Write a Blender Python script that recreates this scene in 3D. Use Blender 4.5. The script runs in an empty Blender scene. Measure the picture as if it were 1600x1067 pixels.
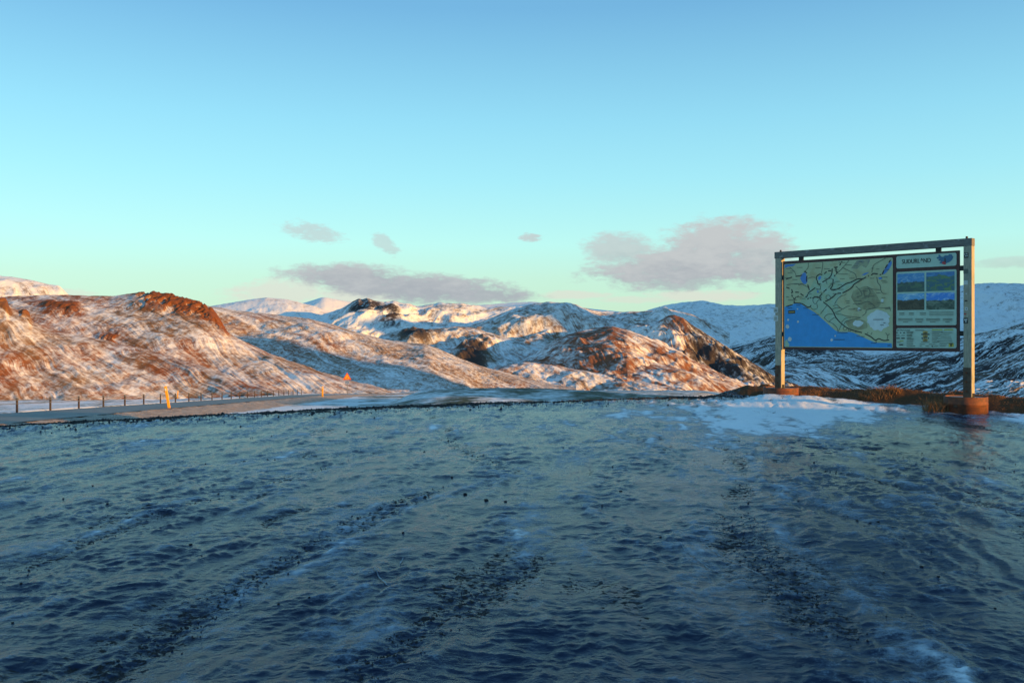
import bpy, bmesh, math, random
import numpy as np
from mathutils import Vector, Matrix

# ------------------------------------------------------------------ camera
SC = bpy.context.scene
COL = SC.collection
F = 1422.0; CX = 800.0; HY = 520.0; CAMZ = 1.6          # focal length in photo pixels, horizon row, eye height
cam = bpy.data.cameras.new('camera'); camo = bpy.data.objects.new('camera', cam); COL.objects.link(camo)
camo.location = (0, 0, CAMZ); camo.rotation_euler = (math.radians(90), 0, 0)
cam.sensor_width = 36; cam.lens = 36 * F / 1600; cam.shift_y = -13.5 / 1600
cam.clip_start = 0.1; cam.clip_end = 12000
SC.camera = camo

# ------------------------------------------------------------------ light
SUN_EL = 7.0
SH = np.array([0.870, -0.493])                          # horizontal direction towards the sun
CR = np.array([0.493, 0.870])                           # across the light
TAN = math.tan(math.radians(SUN_EL))
sun = bpy.data.lights.new('sun', 'SUN'); suno = bpy.data.objects.new('sun', sun); COL.objects.link(suno)
sun.energy = 4.2; sun.angle = math.radians(0.5); sun.color = (1.0, 0.50, 0.08)
sv = Vector((SH[0] * math.cos(math.radians(SUN_EL)), SH[1] * math.cos(math.radians(SUN_EL)), math.sin(math.radians(SUN_EL))))
suno.rotation_euler = sv.to_track_quat('Z', 'Y').to_euler()
suno.location = (30, -20, 30)

SC.view_settings.view_transform = 'Standard'; SC.view_settings.look = 'None'
SC.view_settings.exposure = 1.1; SC.view_settings.gamma = 1.0
try: SC.view_settings.use_curve_mapping = False
except Exception: pass
SC.render.engine = 'CYCLES'

# ------------------------------------------------------------------ node helper
class N:
    def __init__(s, tree): s.t = tree; s.n = tree.nodes; s.l = tree.links
    def node(s, typ, **kw):
        n = s.n.new(typ)
        for k, v in kw.items(): setattr(n, k, v)
        return n
    def put(s, sock, v):
        if v is None: return
        if isinstance(v, bpy.types.NodeSocket): s.l.new(v, sock)
        else:
            if sock.type == 'RGBA' and len(v) == 3: v = (*v, 1)
            sock.default_value = v
    def m(s, op, a, b=None, c=None, clamp=False):
        n = s.node('ShaderNodeMath', operation=op); n.use_clamp = clamp
        s.put(n.inputs[0], a); s.put(n.inputs[1], b)
        if c is not None: s.put(n.inputs[2], c)
        return n.outputs[0]
    def vm(s, op, a, b=None):
        n = s.node('ShaderNodeVectorMath', operation=op); s.put(n.inputs[0], a); s.put(n.inputs[1], b); return n.outputs[0]
    def mix(s, f, a, b, typ='MIX'):
        n = s.node('ShaderNodeMix', data_type='RGBA', blend_type=typ)
        s.put(n.inputs['Factor'], f); s.put(n.inputs[6], a); s.put(n.inputs[7], b); return n.outputs[2]
    def ss(s, v, a, b):
        n = s.node('ShaderNodeMapRange', interpolation_type='SMOOTHSTEP')
        s.put(n.inputs[0], v); n.inputs[1].default_value = a; n.inputs[2].default_value = b; return n.outputs[0]
    def lin(s, v, a, b, c=0, d=1):
        n = s.node('ShaderNodeMapRange'); s.put(n.inputs[0], v)
        for i, q in enumerate((a, b, c, d)): n.inputs[1 + i].default_value = q
        return n.outputs[0]
    def noise(s, vec, scale, detail=4, rough=0.55, dist=0.0):
        n = s.node('ShaderNodeTexNoise'); s.put(n.inputs['Vector'], vec)
        n.inputs['Scale'].default_value = scale; n.inputs['Detail'].default_value = detail
        n.inputs['Roughness'].default_value = rough; n.inputs['Distortion'].default_value = dist
        return n.outputs[0]
    def ramp(s, v, stops):
        n = s.node('ShaderNodeValToRGB'); s.put(n.inputs[0], v); e = n.color_ramp.elements
        while len(e) < len(stops): e.new(0.5)
        for i, (p, c) in enumerate(stops): e[i].position = p; e[i].color = (*c, 1)
        return n.outputs[0]
    def attr(s, name): return s.node('ShaderNodeAttribute', attribute_name=name).outputs['Fac']
    def bump(s, h, strength, dist, normal=None):
        n = s.node('ShaderNodeBump'); n.inputs['Strength'].default_value = strength; n.inputs['Distance'].default_value = dist
        s.put(n.inputs['Height'], h); s.put(n.inputs['Normal'], normal); return n.outputs[0]
    def xyz(s, x, y, z):
        n = s.node('ShaderNodeCombineXYZ'); s.put(n.inputs[0], x); s.put(n.inputs[1], y); s.put(n.inputs[2], z); return n.outputs[0]

def material(name):
    m = bpy.data.materials.new(name); m.use_nodes = True
    g = N(m.node_tree); b = m.node_tree.nodes['Principled BSDF']
    tc = g.node('ShaderNodeTexCoord')
    return m, g, b, tc.outputs['Object']

# ------------------------------------------------------------------ sky with its low clouds
W = bpy.data.worlds.new('World'); SC.world = W; W.use_nodes = True
wt = W.node_tree; wt.nodes.clear(); g = N(wt)
out = g.node('ShaderNodeOutputWorld'); bg = g.node('ShaderNodeBackground'); g.l.new(bg.outputs[0], out.inputs[0])
sky = g.node('ShaderNodeTexSky', sky_type='NISHITA'); sky.sun_disc = False
sky.sun_elevation = math.radians(SUN_EL); sky.sun_rotation = math.atan2(SH[0], SH[1])
sky.altitude = 300; sky.air_density = 1.0; sky.dust_density = 0.3; sky.ozone_density = 1.0
bg.inputs[1].default_value = 0.15
tc = g.node('ShaderNodeTexCoord'); d3 = g.vm('NORMALIZE', tc.outputs['Generated'])
sep = g.node('ShaderNodeSeparateXYZ'); g.put(sep.inputs[0], d3)
el = g.m('ARCSINE', sep.outputs[2]); az = g.m('ARCTAN2', sep.outputs[0], sep.outputs[1])
tint = g.ramp(g.lin(el, 0.0, 0.60), [(0.0, (0.36, 0.55, 0.80)), (0.07, (0.40, 0.61, 0.83)), (0.155, (0.48, 0.745, 0.92)), (0.275, (0.54, 0.855, 0.945)), (0.377, (0.55, 0.905, 1.0)), (0.57, (0.475, 0.79, 1.0)), (1.0, (0.45, 0.76, 1.0))])
TINT = tint
skyc = g.mix(1.0, sky.outputs[0], tint, 'MULTIPLY')
q_ = 1 / 0.15 / 2.144
even = g.ramp(g.lin(el, 0.0, 0.60), [(p, tuple(v * q_ for v in c)) for p, c in ((0.0, (0.62, 0.86, 0.66)), (0.10, (0.585, 0.90, 0.74)), (0.16, (0.53, 0.97, 0.90)), (0.275, (0.392, 0.85, 0.965)), (0.377, (0.31, 0.73, 0.93)), (0.57, (0.181, 0.474, 0.761)), (1.0, (0.14, 0.38, 0.68)))])
skyc = g.mix(0.8, skyc, even)
# clouds: lens-shaped banks low over the horizon, edges torn by noise
wv = g.xyz(g.m('MULTIPLY', az, 1.0), g.m('MULTIPLY', el, 2.6), 0.0)
n1 = g.noise(wv, 26, 7, 0.66); n2 = g.noise(wv, 9, 3, 0.5); n3 = g.noise(wv, 75, 6, 0.66)
def cang(x, y):
    a = math.atan((x - CX) / F); return a, math.atan((HY - y) / F * math.cos(a))
def cloud(x, y, w, h, rot, amt, soft=0.75):
    h *= 1.15
    a, e = cang(x, y); c, s_ = math.cos(rot), math.sin(rot)
    da = g.m('SUBTRACT', az, a); de = g.m('SUBTRACT', el, e)
    p = g.m('DIVIDE', g.m('ADD', g.m('MULTIPLY', da, c), g.m('MULTIPLY', de, s_)), w / F)
    q = g.m('DIVIDE', g.m('SUBTRACT', g.m('MULTIPLY', de, c), g.m('MULTIPLY', da, s_)), h / F)
    r2 = g.m('ADD', g.m('MULTIPLY', p, p), g.m('MULTIPLY', q, q))
    v = g.m('SUBTRACT', 1.0, r2)
    v = g.m('ADD', v, g.m('MULTIPLY', g.m('SUBTRACT', n1, 0.5), 2.8 if w > 55 else 1.6)); v = g.m('ADD', v, g.m('MULTIPLY', g.m('SUBTRACT', n3, 0.5), 1.3 if w > 55 else 3.4))
    v = g.m('ADD', v, g.m('MULTIPLY', g.m('SUBTRACT', n2, 0.5), 1.0))
    return g.m('MULTIPLY', g.ss(v, -0.32, soft), min(1.0, amt * 1.12))
def cmax(lst):
    r = lst[0]
    for q in lst[1:]: r = g.m('MAXIMUM', r, q)
    return r
grey = cmax([cloud(1060, 418, 150, 30, 0.05, 0.9), cloud(1120, 382, 100, 36, 0.12, 0.9), cloud(970, 392, 62, 24, -0.1, 0.7),
             cloud(1180, 400, 60, 40, 0, 0.85), cloud(1060, 440, 80, 14, 0, 0.75),
             cloud(640, 447, 185, 22, -0.07, 0.95), cloud(560, 434, 105, 20, -0.04, 0.9), cloud(740, 460, 105, 13, -0.03, 0.85),
             cloud(490, 363, 46, 13, -0.15, 0.55), cloud(602, 382, 26, 10, -0.6, 0.5), cloud(829, 371, 17, 6, 0, 0.7),
             cloud(1600, 410, 70, 8, 0, 0.35)])
pink = cmax([cloud(440, 456, 95, 18, 0.03, 0.55), cloud(560, 462, 70, 12, 0, 0.6), cloud(900, 461, 60, 6, 0, 0.5), cloud(1090, 462, 90, 8, 0, 0.55),
             cloud(1010, 468, 80, 5, 0, 0.4), cloud(105, 458, 40, 6, 0, 0.35)])
cs = 1 / 0.15 / 2.144
CLG = g.mix(g.ss(g.m('ADD', el, g.m('MULTIPLY', g.m('SUBTRACT', n1, 0.5), 0.16)), 0.02, 0.11), (0.40 * cs, 0.44 * cs, 0.48 * cs), (0.56 * cs, 0.59 * cs, 0.60 * cs))
CLP = (0.78 * cs, 0.72 * cs, 0.66 * cs)
skyc = g.mix(pink, skyc, CLP); skyc = g.mix(grey, skyc, CLG)
g.put(bg.inputs[0], skyc)

# ------------------------------------------------------------------ numpy noise
_rs = np.random.RandomState(7)
_perm = np.concatenate([_rs.permutation(256)] * 3)
_gr = np.stack([np.cos(np.arange(256) * 2.39996), np.sin(np.arange(256) * 2.39996)], 1)
def perlin(x, y):
    xi = np.floor(x).astype(np.int64); yi = np.floor(y).astype(np.int64)
    xf = x - xi; yf = y - yi; xi &= 255; yi &= 255
    u = xf * xf * xf * (xf * (xf * 6 - 15) + 10); v = yf * yf * yf * (yf * (yf * 6 - 15) + 10)
    def gd(ix, iy, fx, fy):
        h = _perm[_perm[ix & 255] + (iy & 255)]; return _gr[h, 0] * fx + _gr[h, 1] * fy
    a = gd(xi, yi, xf, yf); b = gd(xi + 1, yi, xf - 1, yf); c = gd(xi, yi + 1, xf, yf - 1); d = gd(xi + 1, yi + 1, xf - 1, yf - 1)
    return ((a * (1 - u) + b * u) * (1 - v) + (c * (1 - u) + d * u) * v) * 1.5
def fbm(x, y, oc=4, ro=0.5):
    s = np.zeros(np.broadcast(x, y).shape); a = 1.0; t = 0
    for i in range(oc): s += a * perlin(x + 17.3 * i, y - 9.1 * i); t += a; x = x * 2.03; y = y * 2.03; a *= ro
    return s / t
def ridged(x, y, oc=4, ro=0.5):
    s = np.zeros(np.broadcast(x, y).shape); a = 1.0; t = 0
    for i in range(oc): s += a * (1 - 2 * np.abs(perlin(x + 31.7 * i, y + 5.9 * i))); t += a; x = x * 2.07; y = y * 2.07; a *= ro
    return s / t
def sst(v, a, b):
    t = np.clip((v - a) / (b - a), 0, 1); return t * t * (3 - 2 * t)

# ------------------------------------------------------------------ mesh helpers
def tag(o, label=None, cat=None, group=None, kind=None):
    if label: o['label'] = label
    if cat: o['category'] = cat
    if group: o['group'] = group
    if kind: o['kind'] = kind
    return o
def link(name, me, mat, parent=None):
    o = bpy.data.objects.new(name, me); COL.objects.link(o)
    if mat is not None: me.materials.append(mat)
    if parent is not None: o.parent = parent
    return o
def grid_mesh(name, X, Y, Z, attrs, mat, smooth=True):
    r, c = X.shape; nv = r * c
    me = bpy.data.meshes.new(name); co = np.stack([X, Y, Z], -1).reshape(-1).astype(np.float32)
    me.vertices.add(nv); me.vertices.foreach_set('co', co)
    i = np.arange(nv).reshape(r, c)
    q = np.stack([i[:-1, :-1], i[:-1, 1:], i[1:, 1:], i[1:, :-1]], -1).reshape(-1).astype(np.int32)
    nf = q.size // 4
    me.loops.add(nf * 4); me.loops.foreach_set('vertex_index', q)
    me.polygons.add(nf); me.polygons.foreach_set('loop_start', np.arange(0, nf * 4, 4, dtype=np.int32))
    me.update(calc_edges=True)
    if smooth: me.polygons.foreach_set('use_smooth', np.ones(nf, dtype=bool))
    for k, v in attrs.items():
        a = me.attributes.new(k, 'FLOAT', 'POINT'); a.data.foreach_set('value', v.reshape(-1).astype(np.float32))
    return link(name, me, mat)
def poly_mesh(name, verts, faces, mat, parent=None, smooth=False):
    me = bpy.data.meshes.new(name); me.from_pydata([tuple(v) for v in verts], [], [tuple(f) for f in faces]); me.update()
    if smooth: me.polygons.foreach_set('use_smooth', [True] * len(me.polygons))
    return link(name, me, mat, parent)
def box(name, x0, x1, y0, y1, z0, z1, mat, parent=None, bev=0.0):
    bm = bmesh.new(); bmesh.ops.create_cube(bm, size=1)
    for v in bm.verts: v.co = Vector(((x0 + x1) / 2 + v.co.x * (x1 - x0), (y0 + y1) / 2 + v.co.y * (y1 - y0), (z0 + z1) / 2 + v.co.z * (z1 - z0)))
    if bev: bmesh.ops.bevel(bm, geom=bm.edges[:] , offset=bev, segments=2, affect='EDGES', profile=0.6)
    me = bpy.data.meshes.new(name); bm.to_mesh(me); bm.free(); return link(name, me, mat, parent)
def P(x, y, D): return ((x - CX) / F * D, D, CAMZ + (HY - y) / F * D)

# ------------------------------------------------------------------ materials of the land
def terrain_material(name, earth_a, earth_b, rockc, fine, bumpd, snowc=(0.80, 0.79, 0.79), soft=(0.0, 1.0), ws=1.5, wf=1.9, asp=0.75):
    m, g, b, oc = material(name)
    s = g.attr('snow'); r = g.attr('rock'); w = g.attr('warm')
    sv_ = g.xyz(g.m('MULTIPLY', g.attr('sq'), fine * 2.6), g.m('MULTIPLY', g.attr('sd'), fine * asp), 0.0); ns = g.noise(sv_, 1.0, 6, 0.66, 1.2)
    nf = g.noise(oc, fine, 6, 0.62); nm = g.noise(oc, fine * 0.13, 5, 0.6); nl = g.noise(oc, fine * 3.1, 3, 0.6)
    v = g.m('ADD', s, g.m('MULTIPLY', g.m('SUBTRACT', nf, 0.5), wf))
    v = g.m('ADD', v, g.m('MULTIPLY', g.m('SUBTRACT', ns, 0.5), ws))
    v = g.m('ADD', v, g.m('MULTIPLY', g.m('SUBTRACT', nm, 0.5), 0.5))
    v = g.m('ADD', v, g.m('MULTIPLY', g.m('SUBTRACT', nl, 0.5), 1.1))
    sm = g.m('MULTIPLY', g.ss(v, *soft), 0.95)
    e = g.mix(g.ss(g.m('ADD', w, g.m('MULTIPLY', g.m('SUBTRACT', nm, 0.5), 1.2)), 0.2, 0.8), earth_a, earth_b)
    e = g.mix(g.lin(nl, 0.3, 0.7), e, g.mix(1.0, e, (0.5, 0.5, 0.5), 'MULTIPLY'))
    e = g.mix(r, e, rockc)
    c = g.mix(sm, e, snowc)
    g.put(b.inputs['Base Color'], c); b.inputs['Roughness'].default_value = 0.85; b.inputs['Specular IOR Level'].default_value = 0.15
    h = g.m('ADD', g.m('MULTIPLY', nf, 1.0), g.m('MULTIPLY', nl, 0.4))
    g.put(b.inputs['Normal'], g.bump(h, 0.55, bumpd))
    return m
M_LAND = terrain_material('hillside', (0.25, 0.13, 0.06), (0.25, 0.075, 0.025), (0.15, 0.055, 0.022), 0.55, 0.15, soft=(-0.18, 1.10), ws=1.7)
M_FAR = terrain_material('far_mountain', (0.22, 0.145, 0.09), (0.24, 0.095, 0.05), (0.05, 0.038, 0.036), 0.14, 0.8)
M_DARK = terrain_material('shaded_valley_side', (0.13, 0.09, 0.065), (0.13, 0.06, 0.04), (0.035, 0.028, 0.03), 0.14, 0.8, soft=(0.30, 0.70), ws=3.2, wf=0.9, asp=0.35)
M_NEAR = terrain_material('roadside_ground', (0.07, 0.075, 0.035), (0.12, 0.09, 0.04), (0.05, 0.045, 0.04), 0.7, 0.15)

# ------------------------------------------------------------------ the fall of the land
_bd = np.array([0, 20, 46.7, 160, 300, 600, 1500, 3000]); _bz = np.array([-1.0, -1.0, -2.45, -9.0, -17.5, -36.0, -70.0, -95.0])
def floor_z(D): return np.interp(D, _bd, _bz)
def barrier_x(D): return -25.4 - 0.0795 * (D - 46.7)

def hill(name, crest, depth, back, rows, cols, mat, p=1.1, warpamp=0.16, lam=0.5, gul=0.05, glam=0.12, shear=0.7, snow=0.5, sn_w=0.5, stre=0.5,
         rockc=0.0, warm=0.4, crest_n=0.4, seed=0.0, foot=None, cav=0.0, extra=None, csm=0.02, msm=0.014):
    """A ridge: the crest runs through picture points at a given distance; the slope in front falls to the valley floor."""
    cr = np.array(crest, float); xa, xb = cr[0, 0], cr[-1, 0]
    xs = np.linspace(xa, xb, cols)
    yc = np.interp(xs, cr[:, 0], cr[:, 1]); dc = np.interp(xs, cr[:, 0], cr[:, 2])
    k = max(3, int(cols * csm) | 1); ker = np.hanning(k + 2)[1:-1]; ker /= ker.sum()
    yc = np.convolve(np.pad(yc, k // 2, mode='edge'), ker, 'valid'); 
    k2 = max(3, int(cols * 0.08) | 1); ker = np.hanning(k2 + 2)[1:-1]; ker /= ker.sum()
    dc = np.convolve(np.pad(dc, k2 // 2, mode='edge'), ker, 'valid')
    u = (xs - CX) / F; zc = CAMZ + (HY - yc) / F * dc
    dep = depth if np.isscalar(depth) else np.interp(xs, [q[0] for q in depth], [q[1] for q in depth])
    dep = np.broadcast_to(dep, xs.shape)
    nb = max(6, rows // 7)
    tf = np.linspace(1, 0, rows); tb = np.linspace(0, 1, nb + 1)[1:]
    # front rows
    Df = dc[None, :] - dep[None, :] * tf[:, None]
    fz = floor_z(dc - dep) - 0.02 * dc if foot is None else np.interp(xs, [q[0] for q in foot], [q[1] for q in foot])
    drop = np.maximum(zc - fz, 0.5)
    prof = 0.55 * tf ** p + 0.45 * (tf * tf * (3 - 2 * tf))
    k3 = max(3, int(cols * 0.10) | 1); ker = np.hanning(k3 + 2)[1:-1]; ker /= ker.sum(); zs = np.convolve(np.pad(zc, k3 // 2, mode='edge'), ker, 'valid')
    Zf = zs[None, :] - (zs - fz)[None, :] * prof[:, None] + (zc - zs)[None, :] * (1 - sst(tf, 0.0, 0.30))[:, None]
    Db = dc[None, :] + back * tb[:, None]; Zb = zc[None, :] - (drop[None, :] * 0.9) * tb[:, None] ** 1.3
    D = np.concatenate([Df, Db], 0); Z = np.concatenate([Zf, Zb], 0)
    X = u[None, :] * D; T = np.concatenate([np.broadcast_to(tf[:, None], Df.shape), np.broadcast_to(tb[:, None], Db.shape)], 0)
    sgn = np.concatenate([np.ones(rows), -np.ones(nb)])[:, None]
    mask = 0.08 + 0.92 * sst(T, 0.0, 0.22)
    L = float(np.mean(dep)); H = float(np.mean(drop)); sd = seed * 13.7
    wx = X + L * 0.18 * fbm(X / (L * .6) + sd, D / (L * .6), 2); wy = D + L * 0.18 * fbm(X / (L * .6) - sd, D / (L * .6) + 7, 2)
    big = fbm(wx / (L * lam) + sd, wy / (L * lam), 4, 0.5)
    down = T * L * sgn; q = u[None, :] * dc[None, :] - shear * down
    q = q + 0.22 * L * glam * fbm(X / (L * glam) + sd, D / (L * glam), 2) * 2
    gl = ridged(q / (L * glam) + sd, down / (L * glam * 5.0), 4, 0.55)
    sm = fbm(X / (L * .05), D / (L * .05) + sd, 4, 0.55)
    Zn = Z + H * mask * (warpamp * big * 1.4 + 0.75 * gul * gl + msm * sm)
    Zn += crest_n * (dc[None, :] / 500.0) * fbm(X / (dc[None, :] * .012) + sd, D / (dc[None, :] * .012), 3)
    # snow lies in hollows and in streaks down the slope
    st = fbm(q / (L * glam * .55) + sd + 5, down / (L * glam * 3.2), 4, 0.6)
    pat = fbm(wx / (L * .35) + sd + 40, wy / (L * .35), 3)
    S = snow + stre * st * 0.95 + sn_w * 0.7 * pat - cav * 2.0 * (gl * 0.5 + big * 0.6)
    R = np.clip(rockc + 0.8 * (fbm(X / (L * .22) + 3 + sd, D / (L * .22), 3) - 0.25) * 2 * rockc, 0, 1)
    Wm = np.clip(warm + 0.7 * fbm(X / (L * .4) - 9 + sd, D / (L * .4), 3), 0, 1)
    if extra is not None:
        xp = CX + u[None, :] * F + 0 * D; Zn, S, R, Wm = extra(xp, D, T, X, Zn, S, R, Wm, sgn)
    o = grid_mesh(name, X, D, Zn, {'snow': S, 'rock': R, 'warm': Wm, 'sq': q + 0 * D, 'sd': down + 0 * D}, mat)
    tag(o, kind='structure'); return o

def crest_y(Z, D): return HY - (Z - CAMZ) / D * F

# --- left hill above the road, rock ledges along its brow
def left_extra(xp, D, T, X, Z, S, R, Wm, sgn):
    yp = crest_y(Z, D)
    n = fbm(X / 3.5, D / 5.0, 5, 0.65); n2 = ridged(X / 3.0, D / 6.0 + 4, 4, 0.6)
    front = (sgn > 0)
    # brow rocks on the right shoulder
    a = sst(xp, 195, 235) * (1 - sst(xp, 350, 362)) * (1 - sst(T, 0.10, 0.26)) * front
    brow = a * sst(n + 0.35 - 1.1 * T, 0.0, 0.3)
    # outcrop under the brow on the left
    w1 = np.exp(-(((xp - 96) / 30) ** 4)) * np.exp(-(((T - 0.18) / 0.08) ** 4)) * front
    w2 = np.exp(-(((xp - 305) / 45) ** 4)) * np.exp(-(((T - 0.80) / 0.10) ** 4)) * front
    w3 = np.exp(-(((xp - 168) / 18) ** 4)) * np.exp(-(((T - 0.47) / 0.07) ** 4)) * front
    rk = np.clip(brow + w1 * sst(n2 + 0.3, -0.2, 0.5) * 1.2 + w2 * sst(n, -0.1, 0.3) + w3 * sst(n, -0.2, 0.2), 0, 1)
    Z = Z + rk * (0.55 + 0.8 * n2) * 0.7
    Z = Z - np.exp(-(((xp - 375) / 26) ** 2)) * sst(T, 0.55, 0.75) * 1.6 * front
    S = S - rk * 0.75 + 0.25 * np.exp(-(((T - 0.33) / 0.12) ** 2)) * sst(xp, 150, 330)
    return Z, S, np.clip(R + rk * 0.5, 0, 1), np.clip(Wm + rk * 0.5, 0, 1)
hill('hill', [(-420, 452, 205), (-150, 462, 205), (0, 464, 203), (60, 462, 202), (110, 461, 201), (170, 463, 200), (210, 459, 199), (240, 460, 198), (280, 466, 196),
     (312, 474, 194), (330, 484, 192), (338, 494, 191), (350, 512, 188), (356, 520, 187), (400, 543, 182), (450, 566, 174), (500, 586, 166), (550, 602, 160), (600, 615, 156), (640, 624, 154)],
     [(-420, 58), (250, 55), (400, 42), (550, 16), (640, 10)], 60, 250, 760, M_LAND, p=0.95, warpamp=0.075, lam=0.7, gul=0.035, glam=0.22, shear=1.3,
     snow=0.25, sn_w=0.55, stre=0.7, warm=0.5, crest_n=0.5, seed=1, csm=0.006, msm=0.006, extra=left_extra, foot=[(-420, -12.0), (300, -12.5), (640, -13)])
# --- nearer shoulder at the far left
def sh_extra(xp, D, T, X, Z, S, R, Wm, sgn):
    n = fbm(X / 4.0, D / 4.0, 3, 0.6)
    rk = np.clip(np.exp(-(((xp - 2) / 14) ** 4)) * (T < 0.14) + np.exp(-(((xp - 40) / 7) ** 4)) * (T < 0.12), 0, 1) * sst(n, -0.4, 0.1) * (sgn > 0)
    return Z + rk * 0.7, S - rk * 1.3, np.clip(R + rk * .6, 0, 1), Wm
hill('hill', [(-420, 440, 172), (-120, 452, 172), (0, 466, 170), (10, 468, 170), (14, 480, 170), (36, 486, 169), (46, 492, 169), (50, 502, 168), (75, 512, 168), (110, 522, 166), (160, 531, 164), (215, 543, 161),
     (270, 557, 158), (330, 578, 152), (390, 600, 146), (440, 616, 142), (480, 626, 140)], [(-420, 38), (100, 34), (300, 20), (480, 8)], 40, 170, 560, M_LAND,
     p=0.95, warpamp=0.06, lam=0.6, gul=0.05, glam=0.25, shear=1.5, snow=0.26, sn_w=0.55, stre=0.7, warm=0.45, crest_n=0.3, seed=2, csm=0.006, msm=0.006, extra=sh_extra,
     foot=[(-420, -12.0), (200, -12.0), (480, -12.5)])
# --- snowy hill far left
hill('hill', [(-420, 405, 620), (-150, 420, 620), (0, 431, 620), (30, 435, 615), (60, 441, 612), (86, 446, 610), (93, 447, 610), (104, 458, 606), (125, 476, 600), (170, 500, 590)],
     150, 120, 90, 240, M_FAR, p=1.1, warpamp=0.12, gul=0.05, glam=0.25, shear=1.0, snow=0.85, sn_w=0.6, stre=0.6, warm=0.5, seed=3)
# --- brown ridge across the middle
hill('hill', [(250, 470, 430), (330, 479, 430), (380, 487, 430), (420, 491, 428), (480, 497, 422), (520, 507, 415), (560, 520, 408), (600, 531, 402), (640, 536, 398), (662, 537, 394), (690, 547, 388), (720, 560, 382),
     (760, 575, 374), (800, 589, 366), (850, 604, 356), (900, 618, 346)], [(250, 140), (600, 120), (760, 60), (900, 15)], 120, 150, 620, M_LAND,
     p=1.0, warpamp=0.13, lam=0.45, gul=0.05, glam=0.16, shear=1.5, snow=0.38, sn_w=0.45, stre=0.7, warm=0.3, crest_n=0.4, seed=4)
# --- domes
hill('mountain', [(260, 492, 900), (310, 482, 900), (345, 476, 900), (380, 470, 900), (415, 465, 900), (450, 468, 895), (490, 478, 885), (520, 489, 875), (560, 503, 860), (620, 525, 850)],
     240, 200, 70, 280, M_FAR, p=1.1, warpamp=0.08, gul=0.03, glam=0.2, shear=0.6, snow=0.95, sn_w=0.4, stre=0.3, warm=0.4, crest_n=0.25, seed=5)
hill('mountain', [(430, 488, 1700), (470, 475, 1700), (505, 464, 1700), (540, 470, 1700), (600, 479, 1700), (690, 480, 1700), (740, 477, 1720), (770, 475, 1720), (830, 471, 1720), (900, 480, 1720), (980, 488, 1700), (1050, 490, 1700)],
     350, 400, 50, 300, M_FAR, p=1.2, warpamp=0.05, gul=0.01, glam=0.2, snow=1.4, sn_w=0.2, stre=0.1, crest_n=0.15, seed=6)
# --- craggy snow ridge
def crag_extra(xp, D, T, X, Z, S, R, Wm, sgn):
    n = ridged(X / 10.0, D / 14.0, 4, .6)
    rk = np.clip(np.exp(-(((xp - 572) / 26) ** 4)) * np.exp(-((T - 0.1) / 0.12) ** 4) * sst(n, -0.1, 0.4) + np.exp(-(((xp - 610) / 16) ** 4)) * np.exp(-((T - 0.24) / 0.08) ** 4) * sst(n, 0.0, 0.4), 0, 1) * (sgn > 0)
    return Z + rk * 1.0, S - rk * 0.8, np.clip(R + rk, 0, 1), Wm
hill('mountain', [(460, 512, 800), (505, 491, 800), (535, 481, 800), (552, 472, 800), (560, 468, 800), (566, 470, 800), (575, 467, 800), (585, 471, 800), (600, 473, 800), (615, 471, 800), (650, 478, 800), (668, 477, 800), (690, 474, 800), (722, 474, 800),
     (760, 481, 800), (800, 480, 795), (850, 476, 790), (920, 484, 780), (1000, 492, 770), (1050, 500, 760)], 230, 150, 150, 640, M_FAR, p=1.0, warpamp=0.16, lam=0.3, gul=0.075, glam=0.13, shear=-1.1,
     snow=0.80, sn_w=0.35, stre=0.55, rockc=0.4, warm=0.35, crest_n=0.7, seed=7, csm=0.008, extra=crag_extra)
# --- round centre hill
hill('hill', [(730, 512, 690), (770, 496, 690), (800, 483, 690), (830, 475, 690), (858, 471, 690), (880, 474, 690), (910, 482, 690), (940, 488, 688), (1000, 487, 684), (1040, 484, 680), (1080, 492, 670), (1140, 520, 660)],
     165, 120, 120, 420, M_FAR, p=1.2, warpamp=0.16, lam=0.35, gul=0.06, glam=0.16, shear=1.0, snow=0.50, sn_w=0.6, stre=0.45, warm=0.4, crest_n=0.5, seed=8)
# --- spur with the black cliff
def cliff_extra(xp, D, T, X, Z, S, R, Wm, sgn):
    n = ridged(X / 16.0, D / 30.0, 3)
    rk = np.clip(np.exp(-(((xp - 738) / 24) ** 4)) * np.exp(-((T - 0.42) / 0.16) ** 4) + np.exp(-(((xp - 648) / 26) ** 4)) * np.exp(-((T - 0.12) / 0.12) ** 4), 0, 1) * sst(n, -0.5, 0.3) * (sgn > 0)
    return Z + rk * 2, S - rk * 0.8, np.clip(R + rk, 0, 1), Wm
hill('hill', [(570, 535, 560), (600, 524, 560), (625, 517, 560), (645, 512, 560), (665, 516, 558), (690, 513, 555), (715, 510, 552), (740, 512, 548), (770, 521, 540), (800, 530, 532), (850, 547, 520), (900, 570, 505), (950, 594, 490), (1000, 614, 475)],
     [(570, 110), (800, 110), (1000, 20)], 90, 140, 520, M_FAR, p=1.0, warpamp=0.20, lam=0.32, gul=0.08, glam=0.16, shear=1.3, snow=0.46, sn_w=0.5, stre=0.5, warm=0.3, crest_n=0.6, seed=9, extra=cliff_extra)
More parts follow.
